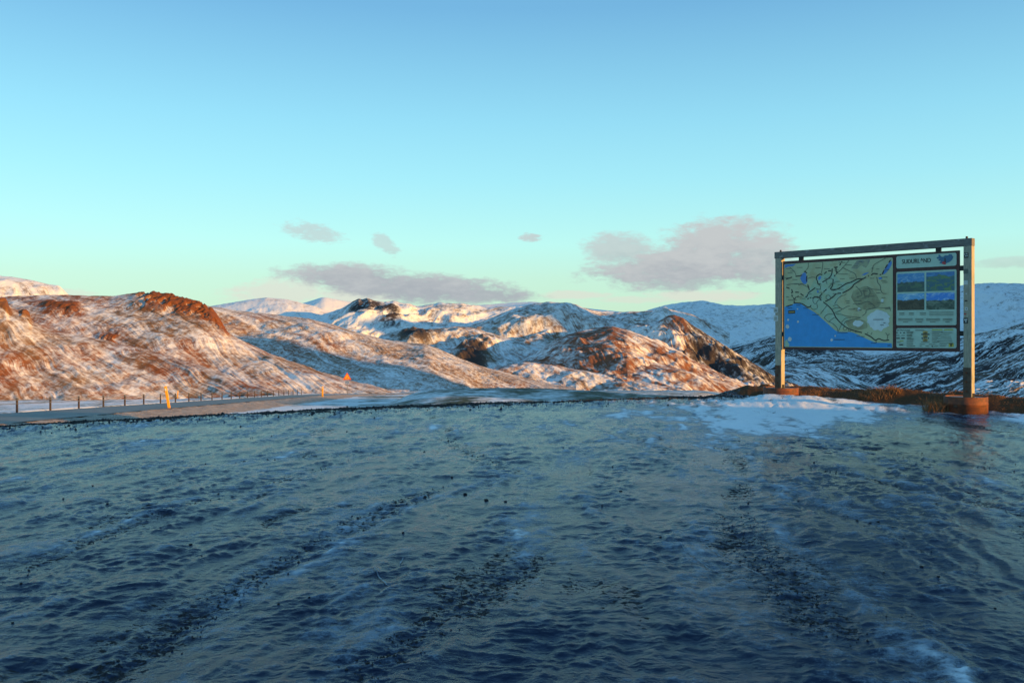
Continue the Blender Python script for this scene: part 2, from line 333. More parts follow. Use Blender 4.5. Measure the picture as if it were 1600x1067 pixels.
# --- red hill
def red_extra(xp, D, T, X, Z, S, R, Wm, sgn):
    a = np.exp(-(((xp - (920 + 60 * T)) / 55) ** 4)) * sst(T, 0.0, 0.05) * (1 - sst(T, 0.5, 0.8))
    return Z, S - 0.30 * a, R, np.clip(Wm + 0.5, 0, 1)
hill('hill', [(810, 566, 500), (840, 548, 500), (870, 530, 498), (900, 519, 496), (935, 513, 494), (957, 509, 492), (985, 517, 488), (1015, 529, 484), (1060, 550, 476), (1100, 571, 468), (1140, 592, 458), (1180, 612, 450)],
     [(810, 120), (980, 130), (1180, 30)], 90, 150, 420, M_FAR, p=0.95, warpamp=0.24, lam=0.30, gul=0.12, glam=0.16, shear=1.2, snow=0.44, sn_w=0.6, stre=0.6, warm=0.85, crest_n=0.5, seed=10, extra=red_extra)
hill('hill', [(640, 600, 420), (700, 588, 420), (760, 578, 420), (820, 566, 420), (870, 570, 418), (920, 582, 410), (970, 592, 404), (1030, 603, 398), (1100, 616, 390)],
     [(640, 50), (1000, 50), (1100, 20)], 70, 90, 420, M_FAR, p=1.0, warpamp=0.25, lam=0.5, gul=0.10, glam=0.3, shear=1.4, snow=0.46, sn_w=0.5, stre=0.5, warm=0.6, crest_n=0.9, seed=11)
hill('hill', [(860, 590, 440), (900, 576, 440), (950, 565, 438), (1000, 562, 436), (1050, 573, 430), (1100, 588, 424), (1150, 606, 416), (1190, 620, 410)], [(860, 60), (1050, 60), (1190, 20)], 60, 100, 320, M_FAR, p=1.0, warpamp=0.2, lam=0.4, gul=0.08, glam=0.22, shear=1.6, snow=0.34, sn_w=0.5, stre=0.6, warm=0.8, crest_n=0.5, seed=21)
# --- red crag with the dark cliff running down to the right
def crag2_extra(xp, D, T, X, Z, S, R, Wm, sgn):
    n = ridged(X / 14.0, D / 50.0, 3)
    a = sst(xp, 1062, 1085) * (1 - sst(T, 0.55, 0.85)) * (sgn > 0)
    rk = np.clip(a * sst(n, -0.5, 0.2), 0, 1)
    b = np.exp(-(((xp - 1052) / 20) ** 4)) * (1 - sst(T, 0.2, 0.35))
    return Z, S - rk * 0.3 - b * 0.5, np.clip(R + rk, 0, 1), np.clip(Wm + b, 0, 1)
hill('hill', [(940, 530, 585), (970, 514, 585), (995, 505, 585), (1015, 503, 585), (1030, 501, 583), (1042, 495, 582), (1054, 493, 580), (1066, 496, 578), (1080, 507, 574), (1100, 519, 570), (1130, 538, 562), (1170, 562, 552), (1210, 588, 545), (1250, 612, 535), (1275, 624, 525)],
     [(940, 100), (1100, 110), (1275, 30)], 80, 150, 420, M_FAR, p=1.0, warpamp=0.24, lam=0.32, gul=0.12, glam=0.15, shear=0.9, snow=0.50, sn_w=0.5, stre=0.55, warm=0.7, crest_n=0.8, seed=12, extra=crag2_extra)
# --- the shaded valley side on the right
hill('mountain', [(960, 500, 1350), (1000, 489, 1350), (1030, 479, 1350), (1060, 473, 1350), (1100, 470, 1350), (1125, 476, 1350), (1160, 478, 1350), (1200, 475, 1350), (1300, 471, 1340), (1400, 461, 1330), (1480, 450, 1320), (1530, 443, 1310), (1560, 442, 1310), (1600, 444, 1310), (1750, 436, 1300), (1950, 440, 1300)],
     480, 300, 170, 760, M_FAR, p=1.15, warpamp=0.10, lam=0.3, gul=0.05, glam=0.11, shear=-0.8, snow=0.92, sn_w=0.3, stre=0.55, rockc=0.7, warm=0.2, crest_n=0.6, seed=13)
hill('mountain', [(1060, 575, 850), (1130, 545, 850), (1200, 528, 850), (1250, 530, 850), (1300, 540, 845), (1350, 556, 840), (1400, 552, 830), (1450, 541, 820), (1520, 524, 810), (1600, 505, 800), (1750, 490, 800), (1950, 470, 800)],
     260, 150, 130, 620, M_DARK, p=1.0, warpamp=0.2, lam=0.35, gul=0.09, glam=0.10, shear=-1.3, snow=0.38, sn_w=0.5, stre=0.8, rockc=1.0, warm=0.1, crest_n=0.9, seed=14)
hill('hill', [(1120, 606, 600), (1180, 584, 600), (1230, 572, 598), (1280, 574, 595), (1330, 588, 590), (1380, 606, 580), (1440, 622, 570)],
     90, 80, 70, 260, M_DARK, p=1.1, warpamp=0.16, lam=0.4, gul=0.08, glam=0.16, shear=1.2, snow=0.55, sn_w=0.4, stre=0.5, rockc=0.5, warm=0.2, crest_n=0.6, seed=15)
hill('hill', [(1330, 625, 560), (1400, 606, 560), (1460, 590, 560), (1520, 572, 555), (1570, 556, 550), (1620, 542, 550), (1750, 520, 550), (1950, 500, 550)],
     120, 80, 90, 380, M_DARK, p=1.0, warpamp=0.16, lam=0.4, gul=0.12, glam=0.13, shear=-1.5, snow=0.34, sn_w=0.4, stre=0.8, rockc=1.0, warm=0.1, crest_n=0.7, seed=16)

# --- unseen hills added on the sun's side, shaped to shade car park and valley
def shade_hill(name, prof, a0, wid, base, mat, n):
    c = np.linspace(prof[0][0], prof[-1][0], n); h = np.interp(c, [q[0] for q in prof], [q[1] for q in prof])
    t = np.linspace(-1, 1, 31); A = a0 + t * wid
    C, A2 = np.meshgrid(c, A); Hh = np.broadcast_to(h, C.shape)
    X = C * CR[0] - A2 * SH[0]; Y = C * CR[1] - A2 * SH[1]
    fall = (1 - np.abs(t))[:, None] ** 0.8
    Z = base + (Hh - base) * fall + (np.abs(t)[:, None] > 0.02) * 0.03 * (Hh - base) * fbm(X / (wid * .3), Y / (wid * .3), 3)
    S = 0.5 + 0.6 * fbm(X / (wid * .5), Y / (wid * .5), 3)
    o = grid_mesh(name, X, Y, Z, {'sq': X, 'sd': Y, 'snow': S, 'rock': 0 * S, 'warm': 0 * S + .4}, mat); tag(o, kind='structure')
shade_hill('hill', [(-70, 3), (-45, 9), (-20, 11), (17.6, 10.4), (18.6, 8.0), (19.3, 5.6), (22.6, 5.7), (24.2, 8.6), (28.8, 8.8), (30.5, 4.5), (54, 4.5), (60, 8), (85, 8.5), (105, 6), (130, 0)], -45, 24, -12, M_LAND, 400)  # added unseen hill: notched outline shades the car park but spares the board
shade_hill('hill', [(205, -40), (232, 83), (282, 85), (305, -40)], -400, 110, -40, M_FAR, 80)  # added unseen hill, throws shade on the left of the middle brown ridge
shade_hill('mountain', [(500, -30), (535, -20), (562, 55), (572, 118), (600, 118), (615, 98), (640, 86), (700, 95), (800, 112), (1000, 160), (1300, 195), (1800, 225)], -400, 260, -60, M_FAR, 200)  # added unseen mountain, outline set to shade the snow ridge and right-hand valley

# ------------------------------------------------------------------ ground sheet round about and the near ground beyond the car park
def coarse():
    s = np.sign(np.linspace(-1, 1, 90)) * np.abs(np.linspace(-1, 1, 90)) ** 2.2 * 4000
    X, Y = np.meshgrid(s, s)
    Z = np.where(Y < 10, -0.6, np.minimum(floor_z(Y) - 4 - 0.01 * np.abs(Y), -1.2)) - np.clip(Y - 200, 0, None) * 0.02
    Z = np.where((np.abs(X) > 0.9 * np.abs(Y)) & (Y > 10), -1.5 - 0.02 * np.abs(X), Z)
    S = 0.7 + 0.5 * fbm(X / 60, Y / 60, 3)
    tag(grid_mesh('ground', X, Y, Z, {'sq': X, 'sd': Y, 'snow': S, 'rock': 0 * S, 'warm': 0 * S}, M_LAND), kind='structure')
coarse()

def near_ground():
    xs = np.linspace(-420, 1900, 720); u = (xs - CX) / F
    D = np.concatenate([np.geomspace(15, 150, 230), np.geomspace(153, 3000, 60)])
    U, DD = np.meshgrid(u, D); X = U * DD
    Z = floor_z(DD)
    lx = X - barrier_x(DD)                                      # metres right of the barrier
    nearw = 1 - sst(DD, 125, 165)
    Z = Z - nearw * 0.075 * np.clip(-lx - 0.8, 0, 20)              # ground falls away left of the road
    Z = Z - nearw * 0.35 * sst(lx, -0.5, 0.3) * (1 - sst(lx, 17, 19))   # bed of road and verge
    xp = CX + U * F
    # knoll beyond the edge of the car park
    ky = np.interp(xp, [480, 560, 600, 640, 680, 720, 800, 870, 930, 1000, 1100, 1250], [640, 630, 622, 614, 609, 606.5, 606, 607.5, 611, 616, 621, 635])
    kz = CAMZ - (ky - HY) / F * 88
    kd = 88.0
    prof = np.where(DD < kd, np.exp(-((DD - kd) / 34) ** 2), np.exp(-((DD - kd) / 20) ** 2))
    fl = floor_z(DD)
    kn = fl - 1.0 + (kz - floor_z(kd) + 1.0) * prof + 0.10 * fbm(X / 5, DD / 5, 3)
    wk = sst(xp, 540, 640) * (1 - sst(DD, 130, 170)) * sst(lx, 16, 20)
    Z = np.where(wk > 0, Z * (1 - wk) + np.maximum(kn, Z - 1.0) * wk, Z)
    Z = Z - sst(xp, 1080, 1300) * sst(DD, 24, 70) * 9 * (1 - sst(DD, 300, 700))
    Z += 0.10 * fbm(X / 3.0, DD / 3.0, 4) * (lx < -1) + 0.05 * fbm(X / 2.0, DD / 2.0, 3)
    S = 0.82 + 0.6 * fbm(X / 7, DD / 9, 4) * 1.4
    S = np.where(xp > 560, 0.52 + 0.9 * fbm(X / 4, DD / 14, 4), S)
    S = S - 0.35 * np.exp(-((DD - kd) / 16) ** 2) * sst(xp, 640, 720)
    Wm = 0.2 + 0.5 * fbm(X / 10, DD / 10, 3)
    tag(grid_mesh('ground', X, DD, Z, {'sq': DD, 'sd': X, 'snow': S, 'rock': 0 * S, 'warm': Wm}, M_NEAR), kind='structure')
near_ground()

# ------------------------------------------------------------------ road and its gravel verge
def simple(name, col, rough=0.6, metal=0.0, spec=0.4, var=0.25, scale=8.0, bump=0.0, bd=0.01, col2=None, spread=(0.35, 0.65)):
    m, g, b, oc = material(name)
    n = g.noise(oc, scale, 5, 0.6)
    c2 = col2 if col2 else tuple(q * (1 - var) for q in col)
    g.put(b.inputs['Base Color'], g.mix(g.ss(n, *spread), col, c2))
    b.inputs['Roughness'].default_value = rough; b.inputs['Metallic'].default_value = metal; b.inputs['Specular IOR Level'].default_value = spec
    if bump: g.put(b.inputs['Normal'], g.bump(g.noise(oc, scale * 2.3, 5, 0.65), bump, bd))
    return m
M_ROAD = simple('frosted_asphalt', (0.15, 0.15, 0.15), 0.6, col2=(0.09, 0.09, 0.095), scale=0.6)
M_VERGE = simple('icy_gravel', (0.46, 0.37, 0.30), 0.7, col2=(0.27, 0.20, 0.155), scale=2.2, bump=0.9, bd=0.25)
def strip(name, x0, x1, fall, lift, mat, nx, rough):
    D = np.geomspace(22, 165, 260); t = np.linspace(0, 1, nx)
    T, DD = np.meshgrid(t, D); bend = 26 * sst(DD, 118, 175) ** 2
    lx = x0 + (x1 - x0) * T; X = barrier_x(DD) + lx + bend
    Z = floor_z(DD) + lift - fall * (lx - x0) + rough * fbm(X / .9, DD / .9, 4, 0.6)
    tag(grid_mesh(name, X, DD, Z, {}, mat), kind='structure')
strip('road', 0.5, 5.7, 0.0, 0.0, M_ROAD, 10, 0.012)
strip('gravel_verge', 5.66, 19.0, 0.10, -0.02, M_VERGE, 90, 0.10)

# ------------------------------------------------------------------ the ice-covered car park
EDGE = np.array([(-60, -22), (-40, -6), (-20, 8.5), (-14, 12.2), (-8.8, 15.6), (-6.25, 17.5), (-2.8, 19.6), (0, 20.9), (3.1, 22.1), (5.4, 22.4), (6.8, 21.5), (9.5, 18.6), (12.6, 15.2), (18, 9), (30, -4), (60, -34)], float)
def edge_y(X): return np.interp(X, EDGE[:, 0], EDGE[:, 1])
def edge_d(X, Y):
    e = (Y - edge_y(X)); return e * np.where(X > 6.2, 0.70, 0.86)
def ruts(X, Y):
    """wheel tracks worn through the ice: bands along slightly curved lines"""
    r = np.zeros(X.shape)
    for (xa, ya, xb, yb, bow, w, k) in ((-1.9, 3.0, -0.7, 9.5, 0.3, .16, 1.0), (-0.9, 2.6, 0.2, 6.5, 0.2, .17, 1.0), (-3.3, 4.5, -1.7, 12, 0.5, .14, .6), (1.75, 4.6, 2.0, 8.2, 0.1, .22, 1.0), (2.3, 3.4, 4.2, 7.6, -.2, .16, .7),
                                         (0.2, 10, -1.2, 17, .4, .2, .6), (3.0, 12.5, 1.6, 7.2, .2, .14, .5), (3.9, 4.6, 6.2, 9.0, .1, .18, .5), (-5.2, 10, 2.0, 13.5, .5, .15, .5), (2.4, 13.5, 4.9, 4.6, .5, .13, .55), (3.3, 14, 7.2, 5.6, .7, .14, .55), (1.0, 16, 3.1, 5.2, .4, .12, .45), (4.6, 13, 8.2, 7.5, .4, .15, .5), (-7.5, 11.5, -1.5, 14.5, .6, .14, .45)):
        dx, dy = xb - xa, yb - ya; L = math.hypot(dx, dy)
        t = ((X - xa) * dx + (Y - ya) * dy) / L / L; tt = np.clip(t, 0, 1)
        off = ((X - xa) * dy - (Y - ya) * dx) / L + bow * 4 * tt * (1 - tt)
        r = np.maximum(r, k * np.exp(-(off / w) ** 2) * sst(t, -0.08, 0.1) * (1 - sst(t, 0.85, 1.1)))
    return r
def ice_height(X, Y, comp=False):
    wx = X + 0.20 * fbm(X / .8, Y / .8, 2); wy = Y + 0.20 * fbm(X / .8 + 50, Y / .8, 2)
    ax = wx - 0.09 * Y + 0.18 * np.sin(Y * .33); 
    h = 0.026 * fbm(wx / 1.5, wy / 1.1, 2)
    calm = sst(fbm(ax / .8 + 4, Y / 2.6, 3), -0.25, 0.30)
    h += 0.020 * fbm(ax / .28 + 30, wy / 1.3, 3, .5) + 0.011 * ridged(ax / .26 + 13, wy / 1.2 + 8, 2, .5)
    h += (0.36 + 0.9 * calm) * (0.015 * fbm(wx / .26 + 9, wy / .19, 3, .5) + 0.009 * ridged(wx / .34 + 3, wy / .22 + 8, 2, .5))
    h += (0.35 + 0.8 * calm) * 0.0056 * fbm(wx / .085 + 2, wy / .055, 3, .55)
    r = ruts(X, Y)
    if comp: return h
    h += -0.016 * r + r * 0.014 * fbm(X / .07, Y / .07, 3) + r * 0.012 * fbm(X / .2, Y / .2, 2)
    e = edge_d(X, Y)
    right = sst(X, 4.6, 6.2)
    gb = np.exp(-((e + 1.0) / 0.9) ** 2) * (1 - right)
    h += gb * (0.012 + 0.035 * ridged(X / .35, Y / .35, 3) + 0.03 * fbm(X / .09, Y / .09, 2))
    # low grassy bank behind the board
    bank = np.exp(-((e - 0.25) / 0.75) ** 2) * right * sst(e, -1.3, -0.2)
    h += bank * (0.25 + 0.16 * fbm(X / .9, Y / .9, 3)) 
    # snow pushed up in front of the bank
    h += 0.16 * np.exp(-(((X - 6.55) / .75) ** 2 + ((Y - 19.75) / .6) ** 2)) + 0.10 * np.exp(-(((X - 7.6) / .8) ** 2 + ((Y - 18.5) / .5) ** 2))
    h += 0.13 * np.exp(-(((X - 5.75) / .55) ** 2 + ((Y - 20.35) / .5) ** 2))
    h += 0.06 * sst(X, 3.0, 6.0) * sst(Y, 16, 20)
    h -= 0.30 * np.clip(e, 0, None) * (1 - right) + right * (0.55 * np.clip(e - 0.9, 0, None))
    return h
def lot():
    u = np.linspace(-0.78, 0.80, 880)
    yy = np.concatenate([np.linspace(1750, 1085, 90)[:-1], np.linspace(1085, 612, 540), np.linspace(610, 592, 16)])
    D = 2275.2 / (yy - 520); U, DD = np.meshgrid(u, D); X = U * DD
    Z = ice_height(X, DD); e = edge_d(X, DD); r = ruts(X, DD); right = sst(X, 4.6, 6.2)
    hf = ice_height(X, DD, True); hf = hf - 0.026 * fbm(X / 1.5, DD / 1.1, 2); hn = np.clip(hf / 0.016, -1.5, 1.5)
    ax = X - 0.09 * DD + 0.18 * np.sin(DD * .33)
    fr = 0.17 + 0.012 * np.clip(DD - 5, 0, 14) + 0.26 * hn + 0.95 * fbm(ax / .75 + 21, DD / 2.4, 5, .62) + 0.35 * fbm(X / .2, DD / .2, 3)
    pz = lambda cx, cy, rx, ry: np.exp(-(((X - cx) / rx) ** 2 + ((DD - cy) / ry) ** 2))
    fr += 1.15 * pz(5.6, 18.4, 2.3, 2.6) + 0.5 * pz(4.3, 15.0, 2.2, 2.0) + 1.1 * pz(9.5, 15.0, .9, 2.6) - 1.1 * pz(7.2, 13.8, 1.7, 3.0) - 0.4 * pz(4.6, 6.0, 2.5, 2.0) - 0.3 * pz(0.2, 4.8, 1.6, 1.2)
    fr += 0.5 * pz(0.75, 4.1, .35, .25) + 0.3 * pz(1.4, 4.9, .5, .5) + 0.35 * pz(-0.75, 5.0, .3, .3) + 0.3 * pz(2.15, 6.9, .15, .9) + 0.15 * pz(1.2, 7.0, .4, 1.0)
    fr += 0.20 * np.exp(-((r - 0.22) / .13) ** 2) * (r > .03)
    gr = np.clip(r * 0.62 * sst(fbm(X / .22 + 5, DD / .22, 4, .7) + 0.5 * fbm(X / .9, DD / .9, 2), 0.0, 0.40), 0, 1)
    gr = np.maximum(gr, sst(-np.abs(e + 0.35) + 0.35 * fbm(X / .5, DD / .5, 3) * 2, -0.85, -0.1) * (1 - right))
    gr = np.maximum(gr, (e > -0.2) * (1 - right))
    dirt = sst(fbm(ax / .7 - 7, DD / 2.4, 4, .6) + 0.55 * r, 0.05, 0.45)
    gr = np.maximum(gr, 0.55 * dirt * (1 - 0.35 * hn))
    gr = np.maximum(gr, sst(pz(7.75, 15.6, .55, 1.9) + 0.9 * fbm(X / .5, DD / .7, 5, .65), 0.45, 1.0) * .72)
    gr = np.maximum(gr, sst(pz(9.2, 14.6, .9, 1.6), .2, .5) * sst(fbm(X / .35, DD / .55, 4, .6), 0.12, 0.25))
    so = right * sst(e, -0.85, -0.45)
    return tag(grid_mesh('icy_car_park', X, DD, Z, {'frost': np.clip(fr, 0, 1.4), 'gravel': np.clip(gr, 0.10, 1), 'soil': so}, M_ICE), kind='structure')

m, g, b, oc = material('rough_ice'); M_ICE = m
fr = g.attr('frost'); gr = g.attr('gravel'); so = g.attr('soil')
nA = g.noise(oc, 7, 6, 0.65); nB = g.noise(oc, 30, 4, 0.6); nC = g.noise(oc, 130, 2, 0.5)
fv = g.m('ADD', fr, g.m('MULTIPLY', g.m('SUBTRACT', nA, 0.5), 1.1)); fv = g.m('ADD', fv, g.m('MULTIPLY', g.m('SUBTRACT', nB, 0.5), 1.3)); fv = g.m('ADD', fv, g.m('MULTIPLY', g.m('SUBTRACT', nC, 0.5), 0.7))
f2 = g.ss(fv, 0.30, 1.15)
ice = g.mix(g.lin(nA, 0.3, 0.7), (0.005, 0.010, 0.030), (0.016, 0.030, 0.062))
c = g.mix(f2, ice, g.mix(g.ss(fr, 0.75, 1.15), (0.20, 0.25, 0.31), (0.74, 0.76, 0.78)))
nG = g.noise(oc, 22, 6, 0.72)
gm = g.ss(g.m('ADD', gr, g.m('MULTIPLY', g.m('SUBTRACT', nG, 0.5), 2.4)), 0.50, 0.68)
c = g.mix(gm, c, g.mix(g.lin(nC, 0.35, 0.65), (0.012, 0.011, 0.012), (0.045, 0.04, 0.04)))
sm_ = g.ss(g.m('ADD', so, g.m('MULTIPLY', g.m('SUBTRACT', nA, 0.5), 0.7)), 0.4, 0.6)
c = g.mix(sm_, c, g.mix(nB, (0.05, 0.03, 0.018), (0.13, 0.065, 0.03)))
g.put(b.inputs['Base Color'], c)
rg = g.mix(f2, (0.11, 0.11, 0.11), (0.50, 0.50, 0.50)); rg = g.mix(g.m('MAXIMUM', gm, sm_), rg, (0.85, 0.85, 0.85))
rg2 = g.m('ADD', rg, g.m('MULTIPLY', g.m('SUBTRACT', nB, 0.5), 0.16))
g.put(b.inputs['Roughness'], rg2); b.inputs['IOR'].default_value = 1.31
g.put(b.inputs['Specular IOR Level'], g.lin(g.m('MAXIMUM', gm, sm_), 0, 1, 0.17, 0.08))
hb = g.m('ADD', g.m('MULTIPLY', nB, 1.0), g.m('MULTIPLY', nC, 0.35))
g.put(b.inputs['Normal'], g.bump(hb, 0.28, 0.016, g.bump(nA, 0.3, 0.04)))
LOT = lot()
M_SCR = simple('scraped_frost', (0.34, 0.37, 0.40), .6, scale=25, col2=(0.10, 0.12, 0.15), spread=(.4, .6))
for pts, w in (([(583, 889), (588, 899), (595, 908), (605, 919), (612, 925)], .007), ([(590, 893), (594, 901)], .005), ([(630, 873), (626, 880), (624, 890)], .008), ([(632, 899), (637, 906)], .005),
               ([(1061, 849), (1070, 862), (1088, 876), (1110, 891), (1140, 904), (1165, 910)], .006), ([(1066, 852), (1078, 866), (1098, 880), (1120, 894)], .004), ([(1100, 850), (1115, 864), (1142, 880), (1172, 895), (1196, 902)], .006), ([(1030, 878), (1042, 884)], .004)):
    q = []
    for (xa, ya), (xb, yb) in zip(pts, pts[1:]):
        for t in np.linspace(0, 1, 9)[:-1]: q.append((xa + (xb - xa) * t, ya + (yb - ya) * t))
    gx = np.array([(p[0] - CX) / F * (1.6 * F / (p[1] - HY)) for p in q]); gy = np.array([1.6 * F / (p[1] - HY) for p in q]); tx_ = np.gradient(gx); ty_ = np.gradient(gy); ln = np.hypot(tx_, ty_); wv_ = 0.6 * w * np.sin(np.linspace(.25, 2.9, len(q)))
    ox, oy = -ty_ / ln * wv_, tx_ / ln * wv_; gz = ice_height(gx, gy) + .008
    vs = []
    for i in range(len(q)): vs += [(gx[i] - ox[i], gy[i] - oy[i], gz[i]), (gx[i] + ox[i], gy[i] + oy[i], gz[i])]
    poly_mesh('scratch', vs, [(2 * i, 2 * i + 1, 2 * i + 3, 2 * i + 2) for i in range(len(q) - 1)], M_SCR, LOT)

# ------------------------------------------------------------------ information board
RX, RD, LX, LD = 8.91, 17.8, 6.085, 20.8
BW = math.hypot(RX - LX, RD - LD)
rotz = math.atan2(RD - LD, RX - LX)
def S(x, y):
    """photo pixel on the board's plane -> (metres from the far post, height)"""
    u = (x - CX) / F; t = (RX - RD * u) / ((RX - LX) + (LD - RD) * u); D = RD + (LD - RD) * t
    return (1 - t) * BW, CAMZ + (HY - y) / F * D
def Z2(p): return S(1215 + p[0] * 185 / 1196, 390 + p[1] * 165 / 1067)          # tracing notes taken on an enlargement of the map
board = bpy.data.objects.new('information_board', None); COL.objects.link(board); board.location = (LX, LD, 0); board.rotation_euler = (0, 0, rotz)
tag(board, 'wooden framed map board reading SUÐURLAND on two rusty pipe footings', 'map board')

m, g, b, oc = material('weathered_timber'); M_WOOD = m
sx = g.vm('MULTIPLY', oc, (9.0, 9.0, 1.2)); n = g.noise(sx, 5, 6, 0.65, 0.4); n2 = g.noise(oc, 3, 4, 0.6)
g.put(b.inputs['Base Color'], g.mix(g.ss(n2, .5, .75), g.mix(g.ss(n, .3, .7), (0.47, 0.40, 0.29), (0.27, 0.235, 0.18)), (0.20, 0.23, 0.18)))
b.inputs['Roughness'].default_value = 0.85; g.put(b.inputs['Normal'], g.bump(n, 0.5, 0.006))
m, g, b, oc = material('weathered_beam'); M_BEAM = m
sx = g.vm('MULTIPLY', oc, (1.2, 9.0, 9.0)); n = g.noise(sx, 5, 6, 0.65, 0.4); n2 = g.noise(oc, 5, 5, 0.6)
g.put(b.inputs['Base Color'], g.mix(g.ss(n2, .56, .66), g.mix(g.ss(n, .3, .7), (0.22, 0.20, 0.18), (0.11, 0.10, 0.09)), (0.33, 0.33, 0.32)))
b.inputs['Roughness'].default_value = 0.85; g.put(b.inputs['Normal'], g.bump(n, 0.5, 0.006))
M_BROWN = simple('brown_paint', (0.085, 0.030, 0.027), 0.5, scale=14, var=0.35)
M_BLACK = simple('black_steel', (0.012, 0.010, 0.010), 0.5)
m, g, b, oc = material('rusty_pipe'); M_RUST = m
n = g.noise(oc, 9, 6, 0.65); n2 = g.noise(g.vm('MULTIPLY', oc, (1, 1, 7)), 3.0, 4, .5)
g.put(b.inputs['Base Color'], g.mix(g.ss(n, .35, .7), g.mix(g.ss(n2, .4, .65), (0.22, 0.058, 0.018), (0.14, 0.036, 0.014)), (0.07, 0.024, 0.014)))
b.inputs['Roughness'].default_value = 0.75; g.put(b.inputs['Normal'], g.bump(n, .4, .008))
M_CONC = simple('concrete', (0.22, 0.21, 0.20), 0.9, scale=10, bump=.4)
M_PLATE = simple('rusted_plate', (0.12, 0.07, 0.045), 0.7, scale=12, var=.4)

post_w, post_d = 0.155, 0.15
def footing(cx, cy):
    bm = bmesh.new(); n = 48; R = 0.395; rr = R - 0.025
    prof = [(R, -0.5), (R, 0.20), (R + .004, 0.205), (R + .004, 0.215), (R, 0.22), (R, 0.345), (R - .004, 0.352), (rr, 0.352), (rr, 0.325)]
    rings = [[bm.verts.new((cx + r * math.cos(2 * math.pi * i / n), cy + r * math.sin(2 * math.pi * i / n), z)) for i in range(n)] for r, z in prof]
    for a, c in zip(rings, rings[1:]):
        for i in range(n): bm.faces.new((a[i], a[(i + 1) % n], c[(i + 1) % n], c[i]))
    me = bpy.data.meshes.new('pipe_footing'); bm.to_mesh(me); bm.free()
    o = link('pipe_footing', me, M_RUST, board); me.polygons.foreach_set('use_smooth', [True] * len(me.polygons))
    try: me.set_sharp_from_angle(angle=math.radians(40))
    except Exception: pass
    vs = [(cx + rr * math.cos(2 * math.pi * i / n), cy + rr * math.sin(2 * math.pi * i / n), 0.333) for i in range(n)]
    poly_mesh('concrete_fill', vs, [tuple(range(n))], M_CONC, o)
    return o
for cx in (-0.02, BW - 0.10): footing(cx + 0.03, 0.10)
for i, cx in enumerate((0.0, BW)):
    p = box('post', cx - post_w / 2, cx + post_w / 2, 0.0, post_d, 0.345, 3.30, M_WOOD, board, 0.006)
    pl = box('steel_bracket', cx - post_w / 2 - .004, cx + post_w / 2 + .004 - (.02), -0.006, 0.05, 0.30, 0.92 if i else 0.86, M_PLATE, p)
    for k in range(3):
        bm = bmesh.new(); bmesh.ops.create_cone(bm, segments=10, radius1=0.022, radius2=0.014, depth=0.022, cap_ends=True)
        bmesh.ops.transform(bm, matrix=Matrix.Translation((cx - .02, -0.015, 0.46 + .18 * k)) @ Matrix.Rotation(math.radians(90), 4, 'X'), verts=bm.verts[:])
        me = bpy.data.meshes.new('bolt'); bm.to_mesh(me); bm.free(); link('bolt', me, M_RUST, p)
    box('heel_bracket', cx + (0.05 if i else .05), cx + .09, 0.03, 0.12, 0.335, 0.42, M_BLACK, p, .004)
beam = box('crossbeam', -post_w / 2 - .02, BW + post_w / 2 + .004, -0.004, post_d + .004, 3.302, 3.448, M_BEAM, board, 0.007)
for cx in (0.02, BW - 0.04):
    bm = bmesh.new(); bmesh.ops.create_cone(bm, segments=10, radius1=0.025, radius2=0.02, depth=0.05, cap_ends=True)
    bmesh.ops.translate(bm, vec=(cx, 0.07, 3.468), verts=bm.verts[:]); me = bpy.data.meshes.new('bolt'); bm.to_mesh(me); bm.free(); link('bolt', me, M_BLACK, beam)

xl = S(1222.6, 480)[0]; xr = S(1498.4, 480)[0]; zt, zb = 3.225, 1.225
FY = 0.014                                                     # front of the panel frame
frame = box('panel_frame', xl, xr, FY, FY + .05, zb, zt, M_BROWN, board, 0.006)
for px in (1250.5, 1465.2):
    q = S(px, 400)[0]; box('hanger', q - .05, q + .05, FY + .005, FY + .05, zt - .01, 3.306, M_BLACK, board)
for z in (S(1221, 434)[1], S(1221, 522)[1]): box('hanger', post_w / 2 - .004, xl + .01, FY + .005, FY + .05, z - .05, z + .05, M_BLACK, board)
for z in (S(1500, 419)[1], S(1500, 521)[1]): box('hanger', xr - .01, BW - post_w / 2 + .004, FY + .005, FY + .05, z - .05, z + .05, M_BLACK, board)

_lay = [0.0]
def nexty(base):
    _lay[0] += 0.00006; return base - _lay[0]
def rrect(x0, x1, z0, z1, r=0.05, n=5):
    pts = []
    for (cx, cz, a0) in ((x1 - r, z1 - r, 0), (x0 + r, z1 - r, 90), (x0 + r, z0 + r, 180), (x1 - r, z0 + r, 270)):
        for k in range(n + 1): a = math.radians(a0 + 90 * k / n); pts.append((cx + r * math.cos(a), cz + r * math.sin(a)))
    return pts
def flat(name, pts, y, mat, parent):
    """flat print: polygon given in board coordinates, facing the viewer"""
    bm = bmesh.new(); vs = [bm.verts.new((p[0], y, p[1])) for p in pts]
    f = bm.faces.new(vs); bm.normal_update()
    if f.normal.y > 0: bmesh.ops.reverse_faces(bm, faces=[f])
    bmesh.ops.triangulate(bm, faces=bm.faces[:]); me = bpy.data.meshes.new(name); bm.to_mesh(me); bm.free(); return link(name, me, mat, parent)
def plate(name, pts, y0, thick, mat, parent):
    n = len(pts); vs = [(p[0], y0, p[1]) for p in pts] + [(p[0], y0 + thick, p[1]) for p in pts]
    fs = [tuple(reversed(range(n)))] + [(i, (i + 1) % n, n + (i + 1) % n, n + i) for i in range(n)]
    return poly_mesh(name, vs, fs, mat, parent)
